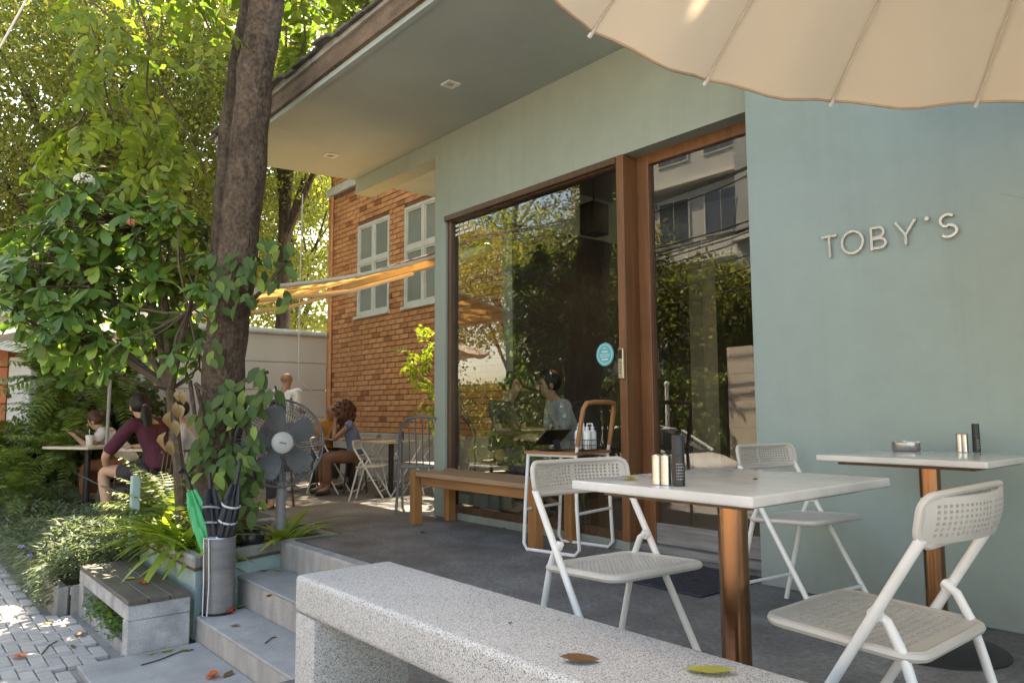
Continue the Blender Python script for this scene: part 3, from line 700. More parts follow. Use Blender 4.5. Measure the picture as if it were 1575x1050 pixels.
def make_folding_chair():
    t = thing('folding_chair', 'x', 'chair')
    hole = lambda n: (lambda i, j: i % 2 == 0 and j % 2 == 0 and 2 <= i and 2 <= j)
    # seat: x front, y width
    su, sv = lines(13, .09, .52), lines(19, .07, .5)
    def smap(u, v): return Vector((-.158+.32*u, -.182+.364*v, .424+.018*u-.008*math.sin(PI*v)*math.sin(PI*u))), Vector((0, 0, 1))
    seat = perforated(su, sv, lambda i, j: i % 2 == 0 and j % 2 == 0 and 2 <= i < len(su)-2 and 2 <= j < len(sv)-2, smap, .010).build('seat', M['whiteplastic'], t)
    b = MB(); rr = rrect(.168, .190, .045)
    b.tube([(.0025+x, y, .421+.018*((x+.19)/.38)) for x, y in rr], .0115, 8, closed=True); b.build('seat_rim', M['whiteplastic'], seat, smooth=True)
    bu, bv = lines(25, .055, .56), lines(6, .13, .56)
    def bx(y): return -.243+.055*(y/.212)**2
    def bmap(u, v):
        y = -.208+.416*u; z = .652+.092*v; lean = -.018*(v-.5)
        return Vector((bx(y)+lean-.006*math.sin(PI*v), y, z)), Vector((1, 0, .1)).normalized()
    back = perforated(bu, bv, lambda i, j: i % 2 == 0 and j % 2 == 0 and 2 <= i < len(bu)-2 and 2 <= j < len(bv)-2 and i != 26, bmap, .009).build('backrest', M['whiteplastic'], t)
    b = MB(); b.tube([(bx(y)-.018*((z)/.092), y, .698+z) for y, z in rrect(.210, .050, .032, 6)], .0085, 8, closed=True); b.build('back_rim', M['whiteplastic'], back, smooth=True)
    for s in (-1, 1):
        MB().tube([(-.190, s*.2035, .662), (.215, s*.204, .0)], .0115, 10).build('leg', M['whitepaint'], t, smooth=True)
        MB().tube([(-.078, s*.185, .505), (-.108, s*.185, .485), (-.135, s*.185, .43), (-.158, s*.185, .35), (-.25, s*.185, .0)], [.009, .011, .011, .011, .011], 10).build('leg', M['whitepaint'], t, smooth=True)
        MB().lathe([(.001, -.008), (.015, -.008), (.017, 0), (.015, .008), (.001, .008)], 12, (-.088, s*.192, .497), rot3(PI/2)).build('pivot', M['whitepaint'], t, smooth=True)
    MB().tube([(-.218, -.185, .122), (-.218, .185, .122)], .008, 8).build('stretcher', M['whitepaint'], t, smooth=True)
    MB().tube([(.137, -.204, .128), (.137, .204, .128)], .008, 8).build('stretcher', M['whitepaint'], t, smooth=True)
    return t
fc = make_folding_chair()
first = [True]
def chair(loc, rz, label, group):
    o = fc if first[0] else copy_tree(fc)
    first[0] = False
    o.location = loc; o.rotation_euler = (0, 0, rz); tag(o, label, 'chair', group); return o
G1 = 'white folding chairs at the marble tables'; G2 = 'white folding chairs at the back'
chair((-1.635, 1.83, 0), math.radians(-5), 'white folding chair with perforated back on the left of the nearest marble table', G1)
chair((-1.79, 3.235, 0), math.radians(-6), 'white folding chair between the door and the table at the teal wall', G1)
chair((-.825, 1.79, 0), math.radians(180), 'nearest white folding chair, right of the nearest table, seen from its side', G1)
ZB = -.2
def back_chair(px, py, rz, label): 
    p = onz(px, py, ZB); chair((p.x, p.y, ZB), math.radians(rz), label, G2)
back_chair(507, 757, 40, 'white folding chair at the sunlit patch right of the fan')
back_chair(572, 769, 48, 'white folding chair in the back in front of the small round pole table')
back_chair(588, 752, 200, 'white folding chair standing behind the small pole table')
back_chair(634, 762, 215, 'white folding chair in the back half hidden by the black armchair')
p = onz(560, 742, ZB); chair((p.x, p.y, ZB), math.radians(235), 'white folding chair farthest back beside the woman in the checked top', G2)

def marble_table(name, label, x0, x1, y0, y1, zt, px=None):
    cx, cy = (x0+x1)/2, (y0+y1)/2; hx, hy = (x1-x0)/2, (y1-y0)/2
    t = thing(name, label, 'table', (cx, cy, 0), 0, 'marble-topped tables')
    MB().box(-hx, hx, -hy, hy, zt-.024, zt).build('table_top', M['marble'], t, bevel=.006, seg=3, smooth=True)
    MB().box(-hx+.06, hx-.06, -hy+.06, hy-.06, zt-.038, zt-.0245).build('under_frame', M['wooddark'], t)
    MB().lathe([(.10, zt-.046), (.10, zt-.0385)], 20).build('mounting_plate', M['black'], t)
    MB().lathe([(.0375, .03), (.0375, zt-.047)], 32).build('pole', M['copper'], t, smooth=True)
    MB().lathe([(.001, 0), (.235, 0), (.235, .008), (.225, .014), (.06, .026), (.001, .028)], 36).build('base', M['black'], t, smooth=True)
    return t
marble_table('marble_table', 'nearest white marble table on a copper-coloured pole', -1.41, -.88, 1.385, 2.03, .74)
marble_table('marble_table', 'white marble table on a copper pole against the teal wall', -1.52, -.915, 2.85, 3.46, .74)

# things on the tables
def shaker(loc, h, r, label, name='steel_shaker', group='steel shakers', m='steel'):
    t = thing(name, label, 'shaker', loc, 0, group)
    MB().lathe([(.001, 0), (r, 0), (r, h*.86)], 18).build('body', M[m], t, smooth=True)
    MB().lathe([(r*1.0, h*.865), (r*1.02, h*.96), (r*.7, h), (.001, h)], 18).build('cap', M[m], t, smooth=True)
    return t
TZ_ = .7415
for k, (px, py) in enumerate(((1011, 744), (1025, 745))):
    c = onz(px, py, TZ_); shaker(c, .072, .0125, ['steel shaker on the nearest table, left of the pair', 'steel shaker on the nearest table, beside the black grinder'][k])
def grinder(c, h, r, label):
    t = thing('pepper_grinder', label, 'grinder', c, 0, 'black grinders')
    MB().lathe([(.001, 0), (r, 0), (r, h*.58)], 20).build('body', M['blackplastic'], t, smooth=True)
    MB().lathe([(r*.97, h*.585), (r*.97, h*.63), (r*.94, h*.98), (r*.88, h), (.001, h)], 20).build('cap', M['black'], t, smooth=True)
    b = MB(); rr = r+.0006
    for i in range(6):
        z = h*(.12+.06*i)
        for k in range(5):
            a0 = math.radians(-118+k*13); a1 = a0+math.radians(random.uniform(5, 11))
            b.add([(rr*math.cos(a0), rr*math.sin(a0), z), (rr*math.cos(a1), rr*math.sin(a1), z), (rr*math.cos(a1), rr*math.sin(a1), z+h*.022), (rr*math.cos(a0), rr*math.sin(a0), z+h*.022)], [(0, 1, 2, 3)])
    b.build('label_print', mat('label_grey', (.3, .3, .3), None, 4) if 'label_grey' not in bpy.data.materials else bpy.data.materials['label_grey'], t)
    t.rotation_euler = (0, 0, math.radians(50))
grinder(onz(1044, 746, TZ_), .118, .0155, 'tall black grinder on the nearest table')
for k, (px, py) in enumerate(((1479, 694), (1490, 694))):
    c = onz(px, py, TZ_); c.y = min(c.y, 3.42); shaker(c, .075, .0125, ['steel shaker on the table at the teal wall, left of the pair', 'steel shaker on the table at the teal wall, beside the black grinder'][k])
c = onz(1504, 695, TZ_); c.y = 3.42; grinder(c, .115, .0145, 'black grinder on the table at the teal wall')
c = onz(1400, 692, TZ_); c.y = 3.36
at_ = thing('ashtray', 'round steel ashtray on the table at the teal wall', 'ashtray', c)
MB().lathe([(.001, .0), (.052, 0), (.055, .004), (.055, .034), (.051, .036), (.049, .032), (.047, .008), (.001, .007)], 32).build('bowl', M['steel'], at_, smooth=True)
b = MB()
for k in range(3): b.obox((.051*math.cos(k*2.1), .051*math.sin(k*2.1), .037), (.014, .012, .006), rot3(0, 0, k*2.1))
b.build('rest', M['steel'], at_)

# terrazzo bench
t = thing('terrazzo_bench', 'long pale terrazzo bench with rounded edges in the foreground', 'bench', (-.7, 1.225, 0))
MB().box(-2.34, 1.2, 1.05, 1.40, .285, .40).build('seat', M['terrazzo'], t, bevel=.02, seg=4, smooth=True, world=True)
for x0, x1 in ((-2.338, -2.20), (-.9, -.76), (1.06, 1.198)): MB().box(x0, x1, 1.053, 1.397, -.02, .2855).build('leg', M['terrazzo'], t, bevel=.012, seg=2, smooth=True, world=True)

# wooden bench at the window
t = thing('wooden_bench', 'teak bench with thick legs along the cafe window', 'bench', (-4.55, 3.58, 0))
MB().box(-5.24, -3.86, 3.37, 3.79, .392, .428).build('seat', M['teaktop'], t, bevel=.006, seg=2, world=True)
for a, c in ((3.405, 3.435), (3.74, 3.77)): MB().box(-5.21, -3.89, a, c, .318, .391).build('apron', M['teak'], t, bevel=.004, world=True)
for a, c in ((-5.20, -5.17), (-3.93, -3.90)): MB().box(a, c, 3.436, 3.739, .32, .390).build('end_apron', M['teak'], t, bevel=.003, world=True)
for x in (-5.325, -3.855):
    for y in (3.372, 3.71): MB().box(x, x+.075, y, y+.075, 0, .435).build('leg', M['teakleg'], t, bevel=.006, seg=2, world=True)

# counter chair with white tubes, wooden seat and back, standing in front of the window
t = thing('counter_chair', 'white tubular counter chair with wooden seat and back in front of the window', 'chair', (-3.64, 3.55, 0), math.radians(11))
for s in (-1, 1):
    pts = [(-.19, s*.19, .64), (-.21, s*.20, .3), (-.225, s*.20, .05), (-.20, s*.20, .012), (.18, s*.20, .012), (.215, s*.20, .05), (.20, s*.20, .3), (.19, s*.19, .64)]
    MB().tube(pts, .012, 10).build('leg_frame', M['whitepaint'], t, smooth=True)
for x, z in ((-.21, .27), (.205, .27)): MB().tube([(x, -.2, z), (x, .2, z)], .010, 8).build('stretcher', M['whitepaint'], t, smooth=True)
MB().tube([(-.19, -.19, .63), (.19, -.19, .63)], .011, 8).tube([(-.19, .19, .63), (.19, .19, .63)], .011, 8).build('seat_rail', M['whitepaint'], t, smooth=True)
b = MB(); vs = []; fs = []
for i in range(9):
    for j in range(9):
        x = -.21+.42*i/8; y = -.21+.42*j/8; vs.append((x, y, .655-.012*math.sin(PI*i/8)*math.sin(PI*j/8)))
        vs.append((x, y, .637-.012*math.sin(PI*i/8)*math.sin(PI*j/8)))
for i in range(8):
    for j in range(8):
        a = 2*(i*9+j); fs += [(a, a+18, a+20, a+2), (a+1, a+3, a+21, a+19)]
for k in range(8):
    for a, c in ((2*k, 2*k+2), (2*(72+k), 2*(72+k)+2), (2*9*k, 2*9*(k+1)), (2*(9*k+8), 2*(9*k+17))): fs.append((a, c, c+1, a+1))
b.add(vs, fs); b.build('seat', M['teak'], t, smooth=True)
for s in (-1, 1): MB().tube([(.19, s*.19, .62), (.205, s*.19, .70)], .011, 8).build('back_tube', M['whitepaint'], t, smooth=True); 
b = MB(); b.tube([(.205, -.19, .69), (.225, -.19, .8), (.25, -.185, .93), (.262, -.165, .965), (.275, -.1, .972), (.28, 0, .973), (.275, .1, .972), (.262, .165, .965), (.25, .185, .93), (.225, .19, .8), (.205, .19, .69)], .0155, 10)
b.build('back_bow', M['teakleg'], t, smooth=True)
base = t.location
# menu stand, wire basket and bottles on that chair
def local(t, v): return t.matrix_basis @ Vector(v)
mn = thing('menu_stand', 'black tilted menu holder lying on the counter chair', 'menu holder', local(t, (-.07, -.06, .656)), math.radians(-10))
MB().obox((-.02, 0, .085), (.006, .20, .20), rot3(0, math.radians(58))).build('board', M['blackplastic'], mn, bevel=.003)
MB().box(-.08, .07, -.09, .09, 0, .008).build('foot', M['blackplastic'], mn, bevel=.002)
MB().obox((.03, 0, .035), (.008, .05, .07), rot3(0, math.radians(-20))).build('prop', M['blackplastic'], mn)
bk = thing('wire_basket', 'small black wire basket on the counter chair', 'basket', local(t, (.10, .06, .656)), math.radians(11))
b = MB()
for z in (.004, .035, .07): b.tube([(x, y, z) for x, y in rrect(.075, .075, .015, 3)], .0022, 5, closed=True)
for k in range(7):
    q = -.066+.022*k
    for a, c in (((q, -.075), (q, .075)), ((-.075, q), (.075, q))):
        b.tube([(a[0], a[1], .07), (a[0], a[1], .004), (c[0], c[1], .004), (c[0], c[1], .07)], .0016, 4)
b.build('wires', M['black'], bk)
for k in range(4):
    q = local(bk, ((-.035, .035)[k % 2], (-.03, .035)[k//2], .007))
    bo = thing('pump_bottle', ['white pump bottle in the wire basket, front left', 'white pump bottle in the wire basket, front right', 'white pump bottle in the wire basket, back left', 'white pump bottle in the wire basket, back right'][k], 'bottle', q, k*1.3, 'bottles in the wire basket')
    MB().lathe([(.001, 0), (.024, 0), (.026, .006), (.026, .105), (.02, .122), (.010, .128), (.010, .135)], 16).build('body', M['whitepaint'], bo, smooth=True)
    MB().lathe([(.012, .1355), (.012, .148), (.004, .15), (.004, .168)], 12).tube([(0, 0, .168), (.03, 0, .168), (.036, 0, .160)], .0045, 6).build('pump', M['whitepaint'], bo, smooth=True)

# black steel armchair at the corner of the cafe
t = thing('metal_armchair', 'dark grey tubular metal armchair at the corner of the cafe', 'chair', (-5.93, 3.93, 0), math.radians(-40))
for s in (-1, 1):
    MB().tube([(-.24, s*.25, 0), (-.22, s*.25, .42), (-.20, s*.25, .60), (-.16, s*.25, .64), (.10, s*.25, .65), (.22, s*.24, .66)], .0125, 10).build('front_leg', M['greymetal'], t, smooth=True)
    MB().tube([(.30, s*.23, 0), (.22, s*.22, .42), (.25, s*.21, .66), (.30, s*.19, .80), (.32, s*.12, .86)], .0125, 10).build('back_leg', M['greymetal'], t, smooth=True)
MB().tube([(.32, .12, .86), (.33, 0, .875), (.32, -.12, .86)], .0125, 10).build('top_rail', M['greymetal'], t, smooth=True)
for k in range(5):
    y = -.12+.06*k; MB().tube([(.215, y, .43), (.245, y, .6), (.32, y, .862)], .006, 6).build('back_slat', M['greymetal'], t)
for k in range(6): MB().box(-.22+.075*k, -.155+.075*k, -.23, .23, .425, .437).build('seat_slat', M['greymetal'], t, bevel=.003)
MB().tube([(-.22, -.24, .42), (.22, -.22, .42), (.22, .22, .42), (-.22, .24, .42)], .011, 8, closed=True).build('seat_frame', M['greymetal'], t, smooth=True)

# small tables at the back
def pole_table(p, label, w=.62, d=.62, rz=0, m='teaktop', h=.73, z=ZB):
    t = thing('pole_table', label, 'table', (p.x, p.y, z), rz, 'pole tables at the back')
    MB().box(-w/2, w/2, -d/2, d/2, h-.03, h).build('table_top', M[m], t, bevel=.008, seg=2)
    MB().lathe([(.035, .02), (.035, h-.031)], 16).build('pole', M['black'], t, smooth=True)
    MB().lathe([(.001, 0), (.22, 0), (.22, .01), (.05, .022), (.001, .023)], 24).build('base', M['black'], t, smooth=True)
    return t
M['palewood'] = mat('pale_table', (.50, .40, .28), (.42, .33, .22), 2, rough=.45, stretch=(1, 8, 8))
for px, py, lab in ((601, 762, 'square pale table on a black pole nearest the armchair'), (540, 750, 'square pale table on a black pole in front of the couple'), (481, 748, 'pale pole table behind the fan, closest to the boundary wall')):
    pole_table(onz(px, py, ZB), lab, m='palewood')
for k, (px, py, lab) in enumerate(((621, 682, 'black grinder on the back table nearest the armchair'), (492, 678, 'black grinder on the back table in front of the couple'))):
    b = onz((601, 481)[k], (762, 748)[k], ZB)
    c = Vector((b.x+(.12, .1)[k], b.y+.1, ZB+.7305)); grinder(c, .12, .02, lab)
b = onz(601, 762, ZB); shaker(Vector((b.x+.03, b.y+.12, ZB+.7305)), .09, .02, 'steel shaker on the back table nearest the armchair')

# floor fan
fb = onz(446, 814, 0)
fan = thing('floor_fan', 'large grey pedestal fan with wire guard standing by the tree', 'fan', (fb.x, fb.y, 0))
rx_ = Vector((_r[0], _r[1], 0)).normalized(); fw = Vector((_f[0], _f[1], 0)).normalized()
def loc2(a, d, z): return rx_*a+fw*d+Vector((0, 0, z))       # across the view, away from it, up
b = MB(); b.tube([loc2(-.18, .10, .018), loc2(.06, .12, .018), loc2(.16, .08, .018), loc2(.19, .0, .018), loc2(.15, -.08, .018), loc2(.04, -.11, .018), loc2(-.18, -.10, .018)], .018, 10)
b.build('base_tube', M['whitepaint'] if False else mat('fan_grey', (.22, .22, .22), None, 6, rough=.45), fan, smooth=True)
hubw = at(431, 681, 5.55)-Vector((fb.x, fb.y, 0))
colb = Vector((hubw.x+.05*fw.x, hubw.y+.05*fw.y, 0))
MB().tube([Vector((colb.x, colb.y, .0)), Vector((colb.x, colb.y, .40))], .036, 14).build('column', bpy.data.materials['fan_grey'], fan, smooth=True)
MB().tube([Vector((colb.x, colb.y, .0)), loc2(-.17, .09, .02)], .016, 8).tube([Vector((colb.x, colb.y, .0)), loc2(-.17, -.09, .02)], .016, 8).build('foot', bpy.data.materials['fan_grey'], fan, smooth=True)
nrm = (-fw*math.cos(math.radians(28))+rx_*math.sin(math.radians(28))+Vector((0, 0, .08))).normalized()   # axis towards the viewer
Rf = nrm.to_track_quat('Z', 'Y').to_matrix()
RF = .32
MB().lathe([(.001, -.20), (.075, -.19), (.095, -.10), (.09, -.06), (.001, -.05)], 20, hubw, Rf).build('motor', M['greymetal'], fan, smooth=True)
MB().tube([Vector((colb.x, colb.y, .38)), hubw-nrm*.13], .026, 10).build('neck', M['greymetal'], fan, smooth=True)
for side, nm in ((1, 'front_guard'), (-1, 'rear_guard')):
    b = MB()
    prof = lambda r: (.055+.055*math.sqrt(max(0, 1-(r/RF)**2)))*side-.02 if side > 0 else -.075-.05*math.sqrt(max(0, 1-(r/RF)**2))
    for k in range(72):
        a = 2*PI*k/72; b.tube([hubw+Rf @ Vector((r*math.cos(a+.25*(r/RF)), r*math.sin(a+.25*(r/RF)), prof(r))) for r in (.08, .16, .24, .29, RF-.004)], .0021, 4)
    for r, th in ((.085, .003), (.16, .0016), (.235, .0016), (.285, .0018)): b.tube([hubw+Rf @ Vector((r*math.cos(2*PI*k/40), r*math.sin(2*PI*k/40), prof(r))) for k in range(40)], th, 5, closed=True)
    b.build(nm, M['greymetal'], fan)
MB().tube([hubw+Rf @ Vector((RF*math.cos(2*PI*k/48), RF*math.sin(2*PI*k/48), -.01)) for k in range(48)], .010, 8, closed=True).build('guard_rim', M['greymetal'], fan, smooth=True)
cp = MB().lathe([(.001, .098), (.06, .096), (.078, .085), (.08, .07), (.001, .068)], 28, hubw, Rf).build('badge', M['whiteplastic'], fan, smooth=True)
b = MB()
for k in range(5): b.obox(hubw+Rf @ Vector((-.02+.01*k, -.002*k, .0985)), (.007, .011, .001), Rf)
b.build('badge_print', M['blackplastic'], cp)
for k in range(5):
    a = 2*PI*k/5+.5; b = MB(); vs = []; fs = []
    for i in range(7):
        r = .05+.225*i/6; wd = .24+.50*math.sin(PI*(.15+.75*i/6))
        for j in range(5):
            q = a+wd*(j/4-.5)*1.25; vs.append(hubw+Rf @ Vector((r*math.cos(q), r*math.sin(q), -.005+.045*(j/4-.5))))
    for i in range(6):
        for j in range(4): e = i*5+j; fs.append((e, e+1, e+6, e+5))
    b.add(vs, fs); b.build('blade', mat('fan_blade', (.17, .17, .165), None, 4, rough=.4) if k == 0 else bpy.data.materials['fan_blade'], fan, smooth=True)

# umbrella bin and umbrellas
bx_, by_ = -5.02, 1.735; bz = -.358
bn = thing('umbrella_bin', 'cylindrical brushed steel umbrella bin on the step', 'bin', (bx_, by_, bz))
MB().lathe([(.001, .012), (.098, .012), (.10, .02), (.10, .47), (.103, .475), (.10, .48), (.096, .475), (.096, .03), (.001, .028)], 36).build('body', M['steelbin'], bn, smooth=True)
MB().lathe([(.001, 0), (.104, 0), (.104, .011), (.001, .0115)], 36).build('foot_ring', M['blackplastic'], bn, smooth=True)
tag(MB().tube([(bx_+.01, by_-.106, bz+.475), (bx_+.035, by_-.106, bz+.2), (bx_+.05, by_-.112, bz+.0), (bx_+.07, by_-.14, bz+.006)], .0035, 6).tube([(bx_+.06, by_-.09, bz+.478), (bx_+.072, by_-.085, bz+.2), (bx_+.08, by_-.095, bz+.003)], .0035, 6).build('cord_loop', M['whitepaint'], None), 'pale cord hanging down the side of the steel umbrella bin', 'cord')
def umbrella(base, tip, label, mc, m2=None, hook=True, L=.46, r=.05, dark='blackplastic', wrist=False):
    base = Vector(base); tip = Vector(tip); ax = (tip-base).normalized(); R = ax.to_track_quat('Z', 'Y').to_matrix()
    t = thing('umbrella', label, 'umbrella', base, 0, 'umbrellas in the steel bin'); H_ = (tip-base).length
    n = 32; vs = []; fs = []; prof = [(.012, .02), (r*.55, .10), (r*.9, .24), (r, .36), (r*.85, .46), (r*.5, .53)]; prof = [(q, z*H_/.63) for q, z in prof]
    for i, (q, z) in enumerate(prof):
        for j in range(n):
            a = 2*PI*j/n; w_ = 1+.28*math.cos(8*a+z*9)*(.4+.6*z/.5)
            vs.append(R @ Vector((q*w_*math.cos(a), q*w_*math.sin(a), z)))
    for i in range(len(prof)-1):
        for j in range(n): fs.append((i*n+j, i*n+(j+1) % n, (i+1)*n+(j+1) % n, (i+1)*n+j))
    b = MB(); b.add(vs, fs); cn = b.build('canopy', mc, t, smooth=True)
    if m2:
        b = MB()
        for k in range(3):
            z = (.30+.07*k)*H_/.63; b.tube([R @ Vector(((r*1.12)*math.cos(a), (r*1.12)*math.sin(a), z+.015*math.cos(a))) for a in [2*PI*i/20 for i in range(20)]], .007, 5, closed=True)
        b.build('stripe', m2, cn, smooth=True)
    MB().tube([R @ Vector((0, 0, .0)), R @ Vector((0, 0, H_*.9))], .007, 8).build('shaft', M[dark], t, smooth=True)
    pts = [(0, 0, H_*.84), (0, 0, H_*.96)]
    if hook: pts += [(.008, 0, H_*.99), (.03, 0, H_*1.01), (.05, 0, H_*.985)]
    MB().tube([R @ Vector(q) for q in pts], .0135, 10).build('handle', M['black'], t, smooth=True)
    return t
zb_ = bz+.031
ug = mat('green_cloth', (.06, .42, .16), (.045, .33, .125), 9, rough=.5, spec=.4); ub = mat('black_cloth', (.02, .021, .026), None, 9, rough=.5); ur = mat('red_cloth', (.32, .035, .035), (.22, .025, .028), 12, rough=.55); uw = mat('white_cloth', (.6, .6, .6), None, 9, rough=.5)
def upt(px, py): return at(px, py, 4.98)
AW = Vector((_f[0], _f[1], 0)).normalized(); rh = Vector((_r[0], _r[1], 0)).normalized(); bc = Vector((bx_, by_, zb_))
umbrella(bc+rh*.065, upt(284, 722), 'bright green folded umbrella leaning left in the steel bin', ug, hook=True)
umbrella(bc+rh*.01, upt(321, 718), 'black folded umbrella standing in the middle of the steel bin', ub, mat('grey_stripe', (.3, .3, .33), None, 5), hook=False)
umbrella(bc-rh*.06, upt(370, 710), 'black and white striped folded umbrella leaning right in the steel bin', ub, uw, hook=True)
umbrella(bc+AW*.01+rh*.03, at(324, 778, 4.94), 'short red folded umbrella in the steel bin', ur, None, hook=False, r=.045)
umbrella(bc+rh*.02+Vector((-.03, .04, 0)), upt(350, 770), 'short plain black folded umbrella at the right of the steel bin', ub, None, hook=False, r=.045)

# door mat
t = MB(); 
mo = thing('door_mat', 'dark blue-black ribbed rubber mat in front of the door', 'mat', (-2.55, 3.44, 0))
MB().box(-.23, .26, -.31, .30, .001, .010).build('base', mat('mat_rubber', (.025, .03, .045), (.018, .02, .03), 14, rough=.7), mo, bevel=.003)
b = MB()
for i in range(15):
    for j in range(20):
        b.obox((-.215+.033*i, -.29+.03*j, .0115), (.024, .008, .003), rot3(0, 0, (PI/4 if (i+j) % 2 else -PI/4)))
b.build('ribs', bpy.data.materials['mat_rubber'], mo)

# ================================================================== BIG PARASOL
pc = Vector((.24, 1.77, 0)); RZ, RR, NR = 2.05, 1.735, 20
ps = thing('parasol', 'large round beige parasol with many ribs over the near tables', 'parasol', pc)
def pz(q): return RZ+.80*(1-q**2.0)
A00 = math.radians(186.8)
for k in range(NR):
    a0 = A00+2*PI*k/NR; a1 = A00+2*PI*(k+1)/NR; b = MB(); vs = []; fs = []; nr_, na = 9, 7
    for i in range(nr_+1):
        q = .03+.97*i/nr_
        for j in range(na+1):
            u = j/na; a = a0+(a1-a0)*u; s = math.sin(PI*u)
            rad = RR*q*(1-.030*s*q**3); z = pz(q)-.028*s*q-.012*s*math.sin(3*a*7+q*6)*q
            vs.append((rad*math.cos(a), rad*math.sin(a), z))
    for i in range(nr_):
        for j in range(na): e = i*(na+1)+j; fs.append((e, e+1, e+na+2, e+na+1))
    b.add(vs, fs)
    e0 = nr_*(na+1); hem = [vs[e0+j] for j in range(na+1)]
    pn = b.build('panel', M['canvas'], ps, smooth=True)
    MB().tube([Vector(h)+Vector((0, 0, -.004)) for h in hem], .005, 5).build('hem', mat('canvas_hem', (.50, .38, .29), None, 9, rough=.9) if k == 0 else bpy.data.materials['canvas_hem'], pn)
    rb = MB().tube([(RR*q*math.cos(a0), RR*q*math.sin(a0), pz(q)-.012) for q in (.04, .2, .4, .6, .8, .92, 1.0)], .0042, 7).build('rib', M['ribmetal'], ps, smooth=True)
    e = Vector((RR*math.cos(a0), RR*math.sin(a0), pz(1)-.012)); e2 = Vector((RR*1.005*math.cos(a0), RR*1.005*math.sin(a0), pz(1.005)-.012)); e3 = Vector((RR*.992*math.cos(a0), RR*.992*math.sin(a0), pz(.992)-.012))
    MB().tube([e3, e, e2], .0065, 8).build('rib_tip', M['whitepaint'], rb, smooth=True)
MB().tube([(0, 0, 0.06), (0, 0, RZ+.84)], .03, 16).build('pole', M['ribmetal'], ps, smooth=True)
MB().lathe([(.07, RZ+.70), (.07, RZ+.76), (.031, RZ+.78)], 20).build('hub', M['ribmetal'], ps, smooth=True)
MB().lathe([(.001, 0), (.32, 0), (.32, .05), (.05, .07), (.03, .12)], 28).build('base', M['cement'], ps, smooth=True)

# ================================================================== PARASOL AND TABLES ON THE LEFT
lp = onz(163, 800, ZB)
def small_parasol(p, label, R_, zr, h, lean=(0, 0)):
    t = thing('parasol', label, 'parasol', p); NS = 8
    for k in range(NS):
        a0, a1 = 2*PI*k/NS, 2*PI*(k+1)/NS; b = MB(); vs = []; fs = []
        for i in range(6):
            q = .03+.97*i/5
            for j in range(6):
                u = j/5; s = math.sin(PI*u); a = a0+(a1-a0)*u; rad = R_*q*(1-.06*s)
                vs.append((rad*math.cos(a)+lean[0], rad*math.sin(a)+lean[1], zr+h*(1-q)-.05*s*q))
        for i in range(5):
            for j in range(5): e = i*6+j; fs.append((e, e+1, e+7, e+6))
        b.add(vs, fs); b.build('panel', M['canvas'], t, smooth=True)
        MB().tube([(R_*.05*math.cos(a0)+lean[0], R_*.05*math.sin(a0)+lean[1], zr+h*.95-.01), (R_*math.cos(a0)+lean[0], R_*math.sin(a0)+lean[1], zr-.01)], .008, 6).build('rib', M['ribmetal'], t)
    MB().tube([(0, 0, 0), (lean[0], lean[1], zr+h+.05)], .019, 12).build('pole', mat('pole_grey', (.30, .30, .29), None, 5, rough=.5) if 'pole_grey' not in bpy.data.materials else bpy.data.materials['pole_grey'], t, smooth=True)
    MB().lathe([(.001, 0), (.2, 0), (.2, .05), (.03, .07)], 20).build('base', M['cement'], t, smooth=True)
pb = at(160, 745, 8.3)
small_parasol(Vector((pb.x, pb.y, ZB)), 'beige parasol on a thin grey pole above the left tables', 1.25, 1.95, .42, (.03, .02))
pb2 = at(-40, 700, 10.5)
small_parasol(Vector((pb2.x, pb2.y, ZB)), 'beige parasol cut off by the left edge of the picture', 1.0, 2.0, .4)
t1 = at(135, 700, 8.7); t2 = at(222, 707, 8.6)
M['tabletopl'] = mat('cream_tabletop', (.60, .52, .40), (.52, .44, .33), 2, rough=.4)
pole_table(t1, 'round-cornered cream table nearest the fern on the left', .72, .6, .5, 'tabletopl', .745)
pole_table(t2, 'cream table in front of the woman in the maroon shirt', .6, .6, .5, 'tabletopl', .725)
c = Vector((at(137, 690, 8.75).x, at(137, 690, 8.75).y, ZB+.7455))
cu = thing('tumbler', 'white cup with a straw on the left cream table', 'cup', c)
MB().lathe([(.001, 0), (.034, 0), (.045, .12), (.043, .12), (.033, .006), (.001, .006)], 20).build('body', M['whitepaint'], cu, smooth=True)
MB().tube([(.01, 0, .01), (-.03, 0, .19)], .004, 6).build('straw', M['whitepaint'], cu)
# ================================================================== PLANTS
def leaf_t(kind):
    """leaf along +Y (0..1), width on X, normal +Z; returns verts, faces"""
    prof = {'ovate': [(0, .02), (.22, .22), (.5, .30), (.78, .19), (1, 0)],
            'obovate': [(0, .02), (.25, .11), (.55, .20), (.82, .21), (1, .0)],
            'lance': [(0, .03), (.3, .13), (.65, .12), (1, 0)],
            'strap': [(0, .035), (.25, .06), (.5, .07), (.75, .055), (1, 0)],
            'diamond': None}[kind]
    if prof is None: return np.array([(0, 0, 0), (.26, .5, .05), (0, 1, -.06), (-.26, .5, .05)], float), [(0, 1, 2, 3)]
    V = []; F = []; n = len(prof)
    dro = .55 if kind == 'strap' else .16
    for y, w_ in prof:
        z = -dro*y*y
        V += [(-w_, y, z+.25*w_), (0, y, z), (w_, y, z+.25*w_)]
    for i in range(n-1):
        a = 3*i; b = a+3
        F += [(a, a+1, b+1, b), (a+1, a+2, b+2, b+1)]
    return np.array(V, float), F
def basis(dirs, nrm):
    Y = dirs/np.linalg.norm(dirs, axis=1, keepdims=True)
    Z = nrm-(nrm*Y).sum(1, keepdims=True)*Y; Z /= np.maximum(np.linalg.norm(Z, axis=1, keepdims=True), 1e-6)
    X = np.cross(Y, Z); return X, Y, Z
